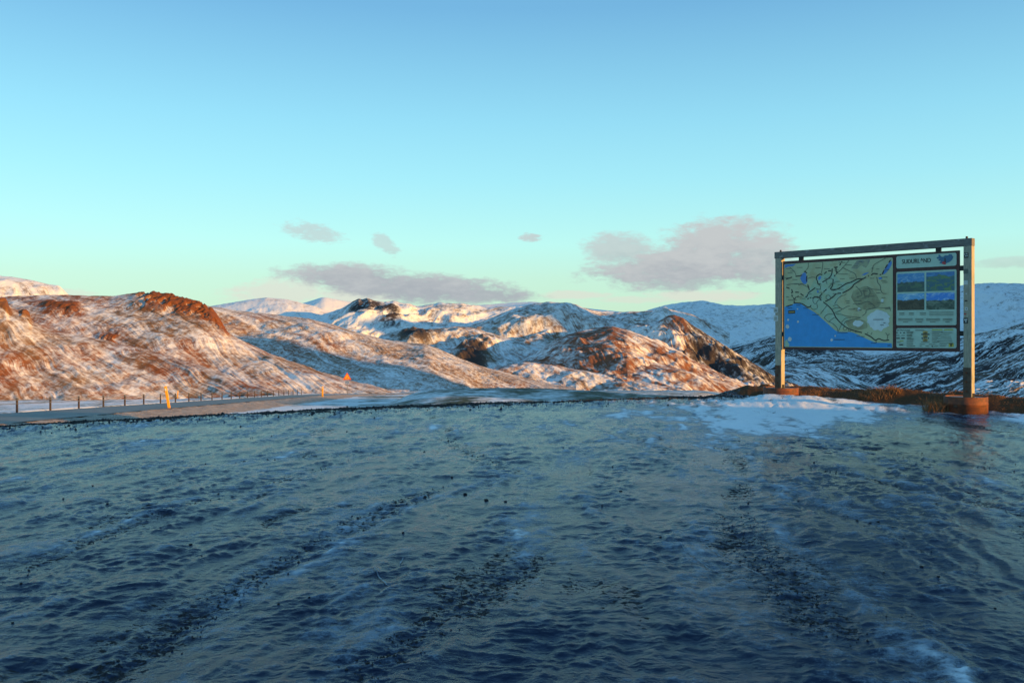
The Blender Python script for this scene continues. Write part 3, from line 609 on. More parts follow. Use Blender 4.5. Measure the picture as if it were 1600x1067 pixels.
def lines(name, polys, mat, parent, ybase):
    vs = []; fs = []
    for pts, w, dash in polys:
        segs = [pts]
        if dash:
            P_ = np.array(pts); d = np.r_[0, np.cumsum(np.hypot(*np.diff(P_, axis=0).T))]; segs = []
            a = 0
            while a < d[-1]:
                ts = np.r_[a, d[(d > a) & (d < min(a + dash, d[-1]))], min(a + dash, d[-1])]
                segs.append([(np.interp(t, d, P_[:, 0]), np.interp(t, d, P_[:, 1])) for t in ts]); a += dash * 1.55
        for sg in segs:
            y = nexty(ybase); q = np.array(sg, float)
            if len(q) < 2: continue
            tg = np.gradient(q, axis=0); ln = np.hypot(tg[:, 0], tg[:, 1]); ln[ln == 0] = 1; tg /= ln[:, None]
            nn = np.stack([-tg[:, 1], tg[:, 0]], 1) * w / 2; b0 = len(vs)
            for k in range(len(q)): vs += [(q[k, 0] + nn[k, 0], y, q[k, 1] + nn[k, 1]), (q[k, 0] - nn[k, 0], y, q[k, 1] - nn[k, 1])]
            fs += [(b0 + 2 * k, b0 + 2 * k + 2, b0 + 2 * k + 3, b0 + 2 * k + 1) for k in range(len(q) - 1)]
    return poly_mesh(name, vs, fs, mat, parent)
def cut(a, dash):
    pts = [tuple(p) for p in smooth([Z2(q) for q in a], 4)]
    if not dash: return [pts]
    P_ = np.array(pts); d = np.r_[0, np.cumsum(np.hypot(*np.diff(P_, axis=0).T))]; segs = []; a = 0
    while a < d[-1] - .01:
        ts = np.r_[a, d[(d > a) & (d < min(a + dash, d[-1]))], min(a + dash, d[-1])]
        segs.append([(np.interp(t, d, P_[:, 0]), np.interp(t, d, P_[:, 1])) for t in ts]); a += dash * 1.55
    return segs
def smooth(pts, n=4):
    p = np.array(pts, float)
    if len(p) < 3: return pts
    t = np.arange(len(p)); tt = np.linspace(0, len(p) - 1, (len(p) - 1) * n + 1); o = []
    for q in tt:
        i = min(int(q), len(p) - 2); f = q - i; p0 = p[max(i - 1, 0)]; p1 = p[i]; p2 = p[i + 1]; p3 = p[min(i + 2, len(p) - 1)]
        o.append(0.5 * ((2 * p1) + (-p0 + p2) * f + (2 * p0 - 5 * p1 + 4 * p2 - p3) * f * f + (-p0 + 3 * p1 - 3 * p2 + p3) * f ** 3))
    return o
def pr(name, col, rough=0.35, scale=6, col2=None, var=.12): return simple(name, col, rough, scale=scale, col2=col2, var=var, spec=0.5)
m, g, b, oc = material('map_land_print'); M_LANDP = m
n = g.noise(oc, 3.0, 5, .6); n2 = g.noise(oc, 1.1, 3, .5)
g.put(b.inputs['Base Color'], g.mix(g.ss(n, .45, .7), g.mix(g.ss(n2, .4, .6), (0.46, 0.50, 0.30), (0.45, 0.46, 0.27)), (0.40, 0.36, 0.19))); b.inputs['Roughness'].default_value = .4
M_SEA = pr('map_sea_print', (0.022, 0.28, 0.64)); M_LAKE = pr('map_lake_print', (0.06, 0.22, 0.55)); M_LOW = pr('map_lowland_print', (0.36, 0.50, 0.38), col2=(0.33, 0.43, 0.26), scale=5)
M_HIGH = pr('map_highland_print', (0.24, 0.22, 0.12), col2=(0.31, 0.33, 0.19), scale=7); M_GLAC = pr('map_glacier_print', (0.62, 0.68, 0.66)); M_GREYP = pr('map_lava_print', (0.20, 0.21, 0.19), col2=(.32, .34, .2), scale=12)
M_INK = pr('black_ink', (0.012, 0.014, 0.018)); M_THIN = pr('grey_ink', (0.09, 0.11, 0.09)); M_MINT = pr('pale_green_plate', (0.42, 0.56, 0.46)); M_YEL = pr('yellow_print', (0.55, 0.45, 0.06)); M_RED = pr('red_print', (0.45, 0.03, 0.05))
M_OLIVE = pr('olive_print', (0.40, 0.44, 0.08)); M_ORNG = pr('tan_print', (0.50, 0.34, 0.10)); M_BLUEI = pr('blue_print', (0.03, 0.14, 0.26)); M_WHITE = pr('white_sticker', (0.60, 0.60, 0.57)); M_BLKST = pr('black_sticker', (0.02, 0.02, 0.022))

def rect_px(x0, x1, yt, yb):
    a = S(x0, yt); b_ = S(x1, yt); return a[0], b_[0]
PY = FY - 0.004
mx0, mx1 = S(1224.9, 470)[0], S(1394.6, 470)[0]; mz0, mz1 = zb + .055, zt - .065
mp = plate('map_panel', rrect(mx0, mx1, mz0, mz1, .03), PY, .006, M_LANDP, board)
def zz(lst, sm=True):
    q = [Z2(p) for p in lst]
    q = smooth(q, 3) if sm else q
    return [(min(max(p[0], mx0 + .012), mx1 - .012), min(max(p[1], mz0 + .012), mz1 - .012)) for p in q]
def clean(pts):
    o = [pts[0]]
    for p in pts[1:]:
        if math.hypot(p[0] - o[-1][0], p[1] - o[-1][1]) > .004: o.append(p)
    if math.hypot(o[0][0] - o[-1][0], o[0][1] - o[-1][1]) < .004: o.pop()
    return o
L1, L2, L3 = PY - .0015, PY - .003, PY - .005
coast = smooth([Z2(p) for p in ((68, 578), (110, 566), (160, 550), (215, 542), (260, 566), (300, 592), (380, 640), (450, 700), (530, 772), (600, 826), (690, 832), (760, 838), (850, 880), (950, 925), (1000, 940), (1080, 942), (1150, 946))], 3)
coast = [(min(max(p[0], mx0 + .012), mx1 - .012), p[1]) for p in coast]
flat('sea_print', clean([tuple(p) for p in coast] + [(mx1 - .012, mz0 + .012), (mx0 + .012, mz0 + .012)]), L2, M_SEA, mp)
flat('lowland_print', clean(zz([(300, 440), (400, 270), (560, 240), (640, 330), (830, 300), (700, 400), (600, 520), (640, 640), (720, 720), (640, 800), (560, 770), (460, 690), (380, 620), (300, 580), (220, 530)])), L1, M_LOW, mp)
flat('highland_print', clean(zz([(760, 420), (880, 370), (960, 410), (1040, 560), (900, 610), (800, 570), (740, 480)])), L1 - .0003, M_HIGH, mp)
flat('highland_print', clean(zz([(680, 730), (760, 700), (880, 720), (900, 790), (800, 810), (720, 790)])), L1 - .0003, M_HIGH, mp)
flat('lava_print', clean(zz([(740, 190), (770, 150), (800, 110), (850, 98), (935, 95), (915, 150), (890, 185), (840, 160), (800, 195)], False)), L1, M_GREYP, mp)
flat('lake_print', clean(zz([(72, 152), (185, 140), (150, 168), (105, 172), (72, 188)], False)), L1, M_LAKE, mp)
for q in ([(250, 240), (280, 234), (292, 280), (300, 322), (275, 350), (245, 330), (225, 288)], [(1060, 250), (1075, 205), (1108, 152), (1145, 116), (1150, 150), (1118, 205), (1082, 246)],
          [(405, 290), (418, 268), (440, 272), (430, 300), (415, 310)], [(1012, 285), (1040, 278), (1056, 292), (1030, 304)], [(395, 425), (405, 408), (414, 426), (402, 440)], [(845, 262), (880, 238), (920, 232), (880, 258)]):
    flat('lake_print', clean(zz(q)), L1 - .0005, M_LAKE, mp)
rg_ = random.Random(4)
def blob(cx, cy, rx, ry, n, jag): return [(cx + rx * math.cos(2 * math.pi * i / n) * (1 + jag * rg_.uniform(-1, 1)), cy + ry * math.sin(2 * math.pi * i / n) * (1 + jag * rg_.uniform(-1, 1))) for i in range(n)]
flat('glacier_print', clean(zz(blob(1022, 712, 112, 104, 34, .13), False)), L2, M_GLAC, mp); flat('glacier_print', clean(zz(blob(810, 745, 52, 32, 18, .12), False)), L2, M_GLAC, mp)
flat('glacier_print', clean(zz(blob(820, 605, 18, 22, 9, .2), False)), L2, M_GLAC, mp); flat('glacier_print', clean(zz(blob(1055, 515, 16, 18, 9, .2), False)), L2, M_GLAC, mp)
thick = [([(85, 575), (150, 557)], .0), ([(160, 540), (240, 545), (290, 575), (320, 580), (338, 562)], 0), ([(350, 490), (380, 480), (415, 485), (440, 515)], 0),
         ([(460, 530), (500, 560), (545, 605), (570, 650), (590, 690), (640, 745), (700, 790), (760, 815), (850, 838)], 0), ([(880, 850), (940, 880), (985, 915), (1020, 900), (1070, 918), (1125, 913)], 0),
         ([(82, 300), (160, 275), (235, 262), (250, 240), (272, 222), (295, 238)], .16), ([(85, 380), (140, 405), (150, 430), (210, 432), (250, 460), (290, 480)], .09), ([(165, 540), (165, 500), (145, 470), (140, 430)], .05), ([(165, 500), (215, 465)], .05),
         ([(305, 440), (380, 385)], 0), ([(320, 410), (305, 362), (290, 310), (298, 250)], .13), ([(392, 310), (392, 275), (420, 250), (450, 255)], 0), ([(398, 310), (410, 350), (432, 345)], 0), ([(470, 245), (500, 220), (540, 212)], .07),
         ([(450, 330), (520, 285), (545, 245), (550, 192)], 0), ([(567, 182), (605, 176)], 0), ([(588, 180), (590, 222), (607, 228)], 0), ([(570, 270), (600, 235)], .04), ([(625, 160), (650, 120)], .05),
         ([(560, 298), (556, 350), (545, 380), (530, 395)], 0), ([(530, 395), (560, 410), (620, 390), (690, 345), (740, 330), (800, 300), (860, 295)], .0), ([(860, 295), (920, 265)], .08), ([(945, 260), (965, 243), (1010, 247)], 0), ([(1030, 252), (1055, 256)], .03),
         ([(480, 524), (520, 505), (560, 475), (592, 445)], 0), ([(605, 441), (640, 440)], 0), ([(655, 438), (720, 405), (755, 375), (775, 348), (860, 297)], 0), ([(422, 475), (470, 420), (500, 398)], .09), ([(300, 500), (320, 488), (345, 486)], .04), ([(290, 480), (305, 450)], 0), ([(1055, 250), (1085, 190), (1140, 105)], .09)]
for a, d in thick:
    for sg in (cut(a, d)): lines('road_print', [(sg, .024, 0)], M_INK, mp, L2 - .0006)
circ = lambda cx, cy, r: [(cx + r * math.cos(a * .5236), cy + r * math.sin(a * .5236)) for a in range(13)]
thin = [[(185, 262), (170, 225), (140, 195), (120, 178)], [(272, 222), (305, 185), (310, 135)], [(440, 240), (452, 180), (455, 128)], [(650, 180), (720, 215), (780, 245), (795, 290)], [(600, 240), (650, 190), (720, 110)], [(950, 232), (965, 165), (1010, 130), (1090, 88)],
        [(90, 360), (140, 348), (200, 345), (215, 360), (240, 350), (300, 378), (318, 410)], [(300, 295), (340, 280), (390, 283)], [(410, 350), (432, 370), (425, 400), (390, 395)], [(500, 350), (490, 310), (540, 290), (560, 330), (510, 385)], [(575, 550), (600, 505), (640, 470), (685, 455), (690, 438)],
        [(470, 690), (490, 662), (520, 650), (570, 656)], [(470, 690), (505, 722), (545, 740), (580, 768), (600, 790), (610, 826), (640, 765), (640, 748)], [(520, 725), (565, 690), (585, 690)], [(585, 650), (640, 655), (700, 672), (840, 686)], [(645, 735), (690, 690), (740, 690)],
        [(670, 755), (690, 725), (760, 705), (830, 690)], [(360, 490), (355, 520), (380, 550), (410, 510), (440, 515)], [(330, 580), (360, 605), (400, 590), (395, 550)], [(560, 570), (600, 560), (650, 600), (700, 575), (730, 572)], [(500, 560), (470, 600), (430, 650)], [(545, 605), (600, 585), (650, 600), (610, 625), (570, 640)],
        circ(510, 482, 22), circ(680, 797, 18), circ(725, 812, 13), [(770, 815), (790, 832), (810, 822)], [(1000, 275), (1010, 330), (1035, 365), (1040, 405), (1060, 440), (1100, 445)], [(900, 375), (960, 400), (1035, 405)], [(760, 548), (830, 550), (900, 525), (950, 545), (985, 580)],
        [(855, 670), (890, 640), (900, 610), (1000, 585), (1080, 590), (1130, 580)], [(1130, 580), (1140, 620)], [(1090, 840), (1110, 870), (1105, 912)], [(1110, 868), (1130, 850)], [(900, 850), (915, 835)], [(940, 860), (955, 835)], [(985, 915), (1000, 940)], [(800, 480), (850, 460), (830, 410), (790, 370)], [(870, 410), (880, 470), (930, 450), (925, 400), (880, 400)]]
for a in thin: lines('road_print', [([tuple(p) for p in smooth([Z2(q) for q in a], 4)], .0115, 0)], M_THIN, mp, L2 - .0006)
def dashes(lst): return [([Z2((x - w / 2, y)), Z2((x + w / 2, y))], .011, 0) for x, y, w in lst]
names = [(rg_.uniform(90, 700), rg_.uniform(180, 520), rg_.uniform(25, 60)) for _ in range(34)] + [(rg_.uniform(640, 1120), rg_.uniform(120, 640), rg_.uniform(25, 70)) for _ in range(34)] + [(rg_.uniform(760, 1100), rg_.uniform(850, 880), 40) for _ in range(2)]
names = [q for q in names if not (900 < q[0] < 1140 and 600 < q[1] < 820)]
tag(lines('place_name_print', dashes(names), M_THIN, mp, L2 - .002), kind='stuff')
lines('place_name_print', dashes([(125, 590, 45), (285, 592, 50), (210, 562, 40), (385, 657, 70), (655, 838, 105), (625, 909, 110), (970, 945, 55), (1018, 706, 105), (1055, 762, 36), (1080, 740, 22)]), M_INK, mp, L2 - .002); bpy.data.objects['place_name_print.001']['kind'] = 'stuff'
flat('scale_print', zz([(106, 614), (176, 612), (176, 646), (106, 648)], False), L3, M_INK, mp); flat('scale_print', zz([(112, 627), (170, 625), (170, 634), (112, 636)], False), L3 - .001, M_ORNG, mp)
for (cx, cy, r) in ((97, 780, 19), (120, 905, 20), (105, 710, 10), (200, 600, 7), (205, 728, 10), (545, 912, 13), (580, 872, 8)): flat('sticker', clean(zz(blob(cx, cy, r, r * 1.15, 9, .15), False)), L3, M_WHITE, mp)
flat('sticker', zz([(72, 930), (90, 905), (118, 960), (112, 985), (75, 985)], False), L3, M_LOW, mp)
for k in range(2): flat('corner_mark', zz([(1110 + 16 * k, 958), (1121 + 16 * k, 958), (1121 + 16 * k, 978), (1110 + 16 * k, 978)], False), L3, M_BLUEI, mp)

# right-hand column: title, photographs, legend
qx0, qx1 = S(1400.2, 470)[0], S(1494.2, 470)[0]
def zrow(y, x=1447): return S(x, y)[1]
t1, t0 = zrow(397.6), zrow(417.4); p1, p0 = zrow(423), zrow(508.2); k1, k0 = zrow(512.6), zrow(543.6)
tp = plate('title_panel', rrect(qx0, qx1, t0, t1, .035), PY, .006, M_MINT, board)
pp = plate('photo_panel', rrect(qx0, qx1, p0, p1, .03), PY, .006, M_MINT, board)
lp = plate('legend_panel', rrect(qx0, qx1, k0, k1, .035), PY, .006, M_MINT, board)
def text(body, x, z, size, y, mat, parent, name='lettering', width=None, shear=0, offset=0.0):
    cu = bpy.data.curves.new('t', 'FONT'); cu.body = body; cu.size = size; cu.extrude = 0.0; cu.offset = offset
    o = bpy.data.objects.new('t', cu); COL.objects.link(o); dg = bpy.context.evaluated_depsgraph_get(); dg.update()
    me = bpy.data.meshes.new_from_object(o.evaluated_get(dg)); bpy.data.objects.remove(o); me.materials.clear()
    xs = [v.co.x for v in me.vertices]; sc = (width / (max(xs) - min(xs))) if width else 1; x_0 = min(xs)
    for v in me.vertices: v.co = Vector((x + (v.co.x - x_0) * sc, y - v.co.z, z + v.co.y))
    me.update(); return link(name, me, mat, parent)
tw = S(1453.8, 408)[0] - S(1408.9, 408)[0]; tx = S(1408.9, 408)[0]; hz = (t0 + t1) / 2 - .035
for dx_ in (0, .006): text('SUÐURL', tx + dx_, hz, .125, PY - .003 - dx_ * .2, M_INK, tp, width=tw * .625)
for dx_ in (0, .006): text('^', tx + dx_ + tw * .655, hz + .0, .135, PY - .003 - dx_ * .2, M_INK, tp, width=tw * .075)
for dx_ in (0, .006): text('ND', tx + dx_ + tw * .755, hz, .125, PY - .003 - dx_ * .2, M_INK, tp, width=tw * .245)
def icel(lst): return [S(1395 + p[0] * 130 / 1600, 385 + p[1] * 50 / 615) for p in lst]
flat('country_print', icel([(838, 215), (880, 195), (870, 165), (905, 160), (920, 190), (960, 205), (1000, 175), (1060, 175), (1080, 150), (1130, 155), (1160, 205), (1140, 255), (1090, 300), (1020, 330), (950, 335), (890, 325), (920, 285), (860, 265), (900, 245), (845, 238)]), PY - .003, M_BLUEI, tp)
flat('region_print', icel([(945, 300), (975, 288), (1010, 300), (1022, 345), (985, 352), (945, 335)]), PY - .005, M_RED, tp)
flat('marker_print', icel([(992, 225), (1010, 225), (1020, 305), (990, 305)]), PY - .005, M_INK, tp)
def photo_material(name, hor, seed, skyc, cloudc, land1, land2, x0, x1, z0, z1):
    m, g, b, oc = material(name); sp = g.node('ShaderNodeSeparateXYZ'); g.put(sp.inputs[0], oc)
    v = g.lin(sp.outputs[2], z0, z1); vec = g.vm('ADD', oc, (seed, 0, 0)); n = g.noise(g.vm('MULTIPLY', vec, (1, 1, 2.2)), 6, 5, .6, 1.5); nl = g.noise(g.vm('MULTIPLY', vec, (1, 1, 1.8)), 7, 6, .68, 1.0); nh = g.noise(g.vm('MULTIPLY', vec, (1, 1, 0)), 5, 4, .5)
    s = g.mix(g.ss(n, .45, .7), skyc, cloudc); l = g.mix(g.ss(nl, .42, .62), land1, land2)
    h = g.m('ADD', v, g.m('MULTIPLY', g.m('SUBTRACT', nh, .5), .55))
    g.put(b.inputs['Base Color'], g.mix(g.ss(h, hor - .03, hor + .03), l, s)); b.inputs['Roughness'].default_value = .3; return m
cols_ = [(S(1401.8, 440)[0], S(1444.0, 440)[0]), (S(1447.0, 440)[0], S(1491.2, 440)[0])]
rows_ = [(zrow(455.2), zrow(426.0)), (zrow(484), zrow(458.0))]
spec = [(0.52, (0.04, 0.22, 0.48), (0.22, 0.42, 0.58), (0.02, 0.07, 0.08), (0.06, 0.14, 0.09)), (0.80, (0.03, 0.16, 0.38), (0.08, 0.30, 0.50), (0.02, 0.12, 0.18), (0.10, 0.22, 0.07)),
        (0.62, (0.08, 0.32, 0.60), (0.52, 0.68, 0.72), (0.02, 0.025, 0.02), (0.07, 0.065, 0.045)), (0.55, (0.03, 0.22, 0.66), (0.40, 0.60, 0.76), (0.02, 0.06, 0.05), (0.14, 0.20, 0.15))]
k = 0
for (z0, z1) in rows_:
    for (x0, x1) in cols_:
        h, a_, b_, c_, d_ = spec[k]
        flat('photograph', [(x0, z0), (x1, z0), (x1, z1), (x0, z1)], PY - .003, photo_material('landscape_print_%d' % k, h, 7.3 * k, a_, b_, c_, d_, x0, x1, z0, z1), pp); k += 1
def prow(y0, items, par, w=.011, mat=None): lines('small_print', [([S(a, y0), S(b_, y0)], w, 0) for a, b_ in items], mat or M_THIN, par, PY - .003)['kind'] = 'stuff'
for y in (489, 491.4): prow(y, [(1405, 1413), (1420, 1428), (1437, 1447)], pp)
for y in (487.6, 490, 492.4): prow(y, [(1452, 1490)], pp, .008)
for y in (498.2, 500.4): prow(y, [(1403, 1426), (1430, 1443), (1447, 1469), (1473, 1488)], pp)
prow(503, [(1411, 1419), (1432, 1441), (1453, 1462), (1477, 1484)], pp)
def LG(x, y): return S(1395 + x * 105 / 1600, 500 + y * 55 / 838)
text('SKÝRINGAR', LG(90, 250)[0], LG(90, 262)[1], .05, PY - .003, M_INK, lp, width=LG(405, 250)[0] - LG(90, 250)[0])
leg = lambda rows, w, mat, nm: tag(lines(nm, [([LG(a, y), LG(b_, y)], w, 0) for a, b_, y in rows], mat, lp, PY - .003), kind='stuff')
leg([(90, 115, 302), (175, 203, 302), (250, 290, 302), (90, 165, 433), (205, 285, 433), (150, 250, 586), (680, 875, 340), (685, 720, 433), (735, 760, 433), (780, 805, 433), (830, 865, 433), (925, 960, 625)], .022, M_INK, 'legend_line')
leg([(90, 160, 365), (205, 290, 365), (100, 180, 528), (540, 750, 243)] + [(330, 330 + rg_.randint(110, 220), y) for y in (280, 312, 350, 380, 420, 445, 485, 530, 575, 620)] + [(930, 930 + q, y) for q, y in ((260, 280), (180, 325), (200, 375), (150, 425), (120, 470), (180, 520))], .012, M_THIN, 'small_print')
leg([(1150, 1420, 298), (1120, 1350, 345), (1140, 1380, 395), (1090, 1400, 440), (1060, 1420, 492), (1120, 1440, 540), (640, 770, 575), (860, 1020, 575), (1110, 1290, 580), (640, 690, 620), (780, 860, 620), (980, 1080, 620), (1120, 1260, 620), (670, 880, 525)], .009, M_THIN, 'small_print')
flat('legend_band', [LG(925, 218), LG(1180, 216), LG(1180, 246), LG(925, 248)], PY - .003, M_OLIVE, lp); flat('legend_band', [LG(1215, 216), LG(1435, 214), LG(1435, 244), LG(1215, 246)], PY - .003, M_OLIVE, lp)
flat('legend_emblem', [LG(1325, 555), LG(1445, 553), LG(1445, 640), LG(1325, 640)], PY - .003, M_YEL, lp); flat('legend_emblem', [LG(1335, 565), LG(1435, 563), LG(1390, 605), LG(1410, 632), LG(1360, 630), LG(1375, 600)], PY - .005, M_INK, lp)
for y in (300, 395, 485):
    flat('legend_emblem', [LG(705, y - 25), LG(740, y - 42), LG(800, y - 40), LG(835, y - 20), LG(820, y + 24), LG(715, y + 26)], PY - .003, M_ORNG, lp); flat('legend_emblem', [LG(725, y + 6), LG(770, y - 14), LG(815, y - 4), LG(815, y + 12), LG(725, y + 14)], PY - .005, M_INK, lp)
flat('legend_band', [LG(160, 490), LG(250, 486), LG(252, 510), LG(162, 512)], PY - .003, M_OLIVE, lp)
# stickers on the posts
def stick(px, py, wpx, hpx, mat, inner=None):
    x, z = S(px, py); D = 1 / (1 / 17.8); x0, z1 = S(px - wpx / 2, py - hpx / 2); x1, z0 = S(px + wpx / 2, py + hpx / 2)
    o = flat('sticker', rrect(min(x0, x1), max(x0, x1), z0, z1, .012, 3), -.003, mat, board)
    if inner:
        for (fx, fz, fw, fh) in inner:
            w_, h_ = x1 - x0, z1 - z0; cx_, cz_ = x0 + fx * w_, z0 + fz * h_
            flat('sticker_mark', [(cx_, cz_), (cx_ + fw * w_, cz_), (cx_ + fw * w_, cz_ + fh * h_), (cx_, cz_ + fh * h_)], -.0055, M_WHITE if mat is M_BLKST else M_THIN, o)
stick(1509.5, 399, 7.5, 8, M_BLKST, [(.15, .6, .2, .2), (.5, .7, .3, .15), (.3, .25, .2, .2), (.6, .3, .25, .2)])
stick(1509, 424, 7.5, 7, M_THIN, [(.2, .3, .6, .12), (.35, .5, .3, .2)])
stick(1509, 441.5, 6.5, 6.5, M_WHITE); stick(1509.7, 459, 2, 2, M_WHITE); stick(1509.7, 470, 4.5, 2.2, M_BLKST); stick(1510, 482.5, 4.5, 5, M_WHITE, [(.3, .3, .4, .35)]); stick(1508, 490.5, 4, 2, M_RED)
stick(1509, 501, 7.5, 9, M_BLKST, [(.2, .55, .5, .2), (.45, .2, .2, .3), (.7, .6, .15, .2)])
stick(1212.2, 484.2, 6.4, 8, M_WHITE, [(.2, .5, .6, .15), (.15, .2, .7, .15)]); stick(1212.2, 497.5, 7, 8.5, M_WHITE, [(.2, .25, .6, .1), (.2, .45, .6, .1), (.2, .65, .6, .1)])
flat('paint_mark', [(BW - .15, .16), (BW - .06, .16), (BW - .06, .195), (BW - .15, .195)], -.294, M_PLATE, board)

# ------------------------------------------------------------------ dry grass
m, g, b, oc = material('dry_grass'); M_GRASS = m
n = g.noise(oc, 3, 3, .5); g.put(b.inputs['Base Color'], g.mix(g.ss(n, .35, .65), (0.30, 0.13, 0.045), (0.20, 0.10, 0.04))); b.inputs['Roughness'].default_value = .8
def blades(name, roots, hmin, hmax, lean, w, rnd, mat):
    vs = []; fs = []
    for (x, y, z) in roots:
        h = rnd.uniform(hmin, hmax); a = rnd.uniform(0, 6.283); l = rnd.uniform(.2, 1) * lean * h; ca, sa = math.cos(a), math.sin(a); fa = rnd.uniform(0, 3.1416); cw, sw = math.cos(fa) * w, math.sin(fa) * w
        b0 = len(vs)
        for k, (t, ww) in enumerate(((0, 1), (.55, .8), (1, .1))):
            ox, oy, oz = l * t * t * ca, l * t * t * sa, h * (t - .25 * t * t * min(1.2, l / h))
            vs += [(x + ox - cw * ww, y + oy - sw * ww, z + oz - .02), (x + ox + cw * ww, y + oy + sw * ww, z + oz - .02)]
        fs += [(b0, b0 + 1, b0 + 3, b0 + 2), (b0 + 2, b0 + 3, b0 + 5, b0 + 4)]
    return poly_mesh(name, vs, fs, mat)
rnd = random.Random(11)
def zat(x, y): return float(ice_height(np.array([x]), np.array([y]))[0])
def bankpts(n):
    X = np.array([rnd.uniform(6.2, 14.5) for _ in range(n)]); E = np.array([rnd.uniform(-.55, 1.3) for _ in range(n)]); Y = edge_y(X) + E / .7
    keep = fbm(X / .6, Y / .6, 2) > np.array([rnd.uniform(-.5, .35) for _ in range(n)]); X = X[keep]; Y = Y[keep]; return list(zip(X, Y, ice_height(X, Y)))
tag(blades('dry_grass', bankpts(22000), .02, .085, 2.2, .004, rnd, M_GRASS), 'low rust-brown dry grass covering the bank behind the map board', 'grass', kind='stuff')
def tuft(px, D, rad, n, h0, h1, label, lean=.9):
    x = (px - CX) / F * D; pts = []
    for _ in range(n):
        r = rad * math.sqrt(rnd.random()); a = rnd.uniform(0, 6.283); xx, yy = x + r * math.cos(a), D + r * math.sin(a); pts.append((xx, yy, zat(xx, yy)))
    tag(blades('grass_tuft', pts, h0, h1, lean, .0035, rnd, M_GRASS), label, 'grass tuft', 'dry grass tufts by the map board')
tuft(1463, 18.0, .26, 500, .12, .34, 'tall straw-coloured grass tuft leaning beside the nearer pipe footing', 1.0)
tuft(1262, 20.7, .30, 450, .06, .16, 'short rusty grass tuft beside the farther pipe footing')
tuft(1375, 20.0, .45, 600, .06, .15, 'low wide rusty grass tuft midway between the two pipe footings')

# ------------------------------------------------------------------ stones and gravel
M_STONE = simple('lava_stone', (0.035, 0.03, 0.03), .8, scale=30, bump=.6, bd=.01)
def stone_mesh(seed, sub=1):
    bm = bmesh.new(); bmesh.ops.create_icosphere(bm, subdivisions=sub, radius=1); r = random.Random(seed)
    for v in bm.verts: v.co *= r.uniform(.72, 1.15)
    sc = (r.uniform(.8, 1.3), r.uniform(.8, 1.2), r.uniform(.5, .8))
    for v in bm.verts: v.co = Vector((v.co.x * sc[0], v.co.y * sc[1], v.co.z * sc[2]))
    me = bpy.data.meshes.new('stone'); bm.to_mesh(me); bm.free(); me.materials.append(M_STONE); return me
SM = [stone_mesh(i) for i in range(6)]
spots = [(233, 661, 11), (157, 789, 4), (168, 792, 5), (33, 914, 4), (20, 976, 6), (970, 771, 5), (941, 792, 3), (270, 737, 3), (99, 781, 3), (145, 760, 3), (727, 771, 8), (760, 782, 8), (790, 786, 6), (630, 836, 5), (483, 938, 4), (1272, 724, 3), (1463, 789, 4),
         (1372, 817, 5), (1360, 818, 4), (1466, 903, 5), (1440, 884, 6), (435, 945, 5), (880, 702, 3), (957, 729, 3), (542, 674, 3), (706, 745, 4), (315, 870, 3), (298, 852, 5), (1155, 690, 3), (663, 706, 3), (1032, 839, 4), (1237, 988, 3), (1555, 952, 4), (1253, 621, 8), (1385, 962, 4)]
for i, (px, py, s) in enumerate(spots):
    D = 1.6 * F / (py - HY); x = (px - CX) / F * D
    o = bpy.data.objects.new('stone', SM[i % 6]); COL.objects.link(o); r = s / F * D * .55
    o.location = (x, D, zat(x, D) + r * .25); o.scale = (r, r, r); o.rotation_euler = (0, 0, i * 1.3)
    if i == 0: tag(o, 'largest dark lava stone on the ice, near the gravel rim by the yellow pole', 'stone')
    elif i == 33: tag(o, 'dark stone half sunk in snow beside the farther pipe footing', 'stone')
    else: tag(o, 'small dark lava stone lying loose on the rough ice', 'stone', 'loose stones on the ice')
def gravel():
    r = np.random.RandomState(3); n = 8000
    X = r.uniform(-11, 6.0, n); E = -np.abs(r.normal(0.05, .7, n)) ; Y = edge_y(X) + E / .86
    n2 = 9000; X2 = r.uniform(-4, 6.5, n2 * 8); Y2 = r.uniform(3, 14, n2 * 8); k = (ruts(X2, Y2) * (fbm(X2 / .3 + 5, Y2 / .3, 4, .65) > -.02)) > r.uniform(.25, 1, n2 * 8); X2 = X2[k][:n2]; Y2 = Y2[k][:n2]
    S_ = np.r_[r.gamma(1.5, .0042, n) + .003, r.gamma(2, .0018, len(X2)) + .002]; X = np.r_[X, X2]; Y = np.r_[Y, Y2]
    Z = ice_height(X, Y); base = np.array([(1, 0, 0), (0, 1, 0), (-1, 0, 0), (0, -1, 0), (0, 0, .8), (0, 0, -.8)]); fc = np.array([(0, 1, 4), (1, 2, 4), (2, 3, 4), (3, 0, 4), (1, 0, 5), (2, 1, 5), (3, 2, 5), (0, 3, 5)])
    N_ = len(X); a = r.uniform(0, 6.28, N_); v = base[None] * r.uniform(.6, 1.2, (N_, 6, 1)); c, s_ = np.cos(a)[:, None], np.sin(a)[:, None]
    vx = (v[..., 0] * c - v[..., 1] * s_) * S_[:, None] + X[:, None]; vy = (v[..., 0] * s_ + v[..., 1] * c) * S_[:, None] + Y[:, None]; vz = v[..., 2] * S_[:, None] + Z[:, None] + S_[:, None] * .2
    me = bpy.data.meshes.new('gravel'); me.vertices.add(N_ * 6); me.vertices.foreach_set('co', np.stack([vx, vy, vz], -1).reshape(-1).astype(np.float32))
    f = (fc[None] + (np.arange(N_) * 6)[:, None, None]).reshape(-1).astype(np.int32); nf = f.size // 3
    me.loops.add(f.size); me.loops.foreach_set('vertex_index', f); me.polygons.add(nf); me.polygons.foreach_set('loop_start', np.arange(0, nf * 3, 3, dtype=np.int32)); me.update(calc_edges=True)
    tag(link('gravel', me, M_STONE), 'dark gravel along the rim and in the wheel ruts of the icy car park', 'gravel', kind='stuff')
gravel()

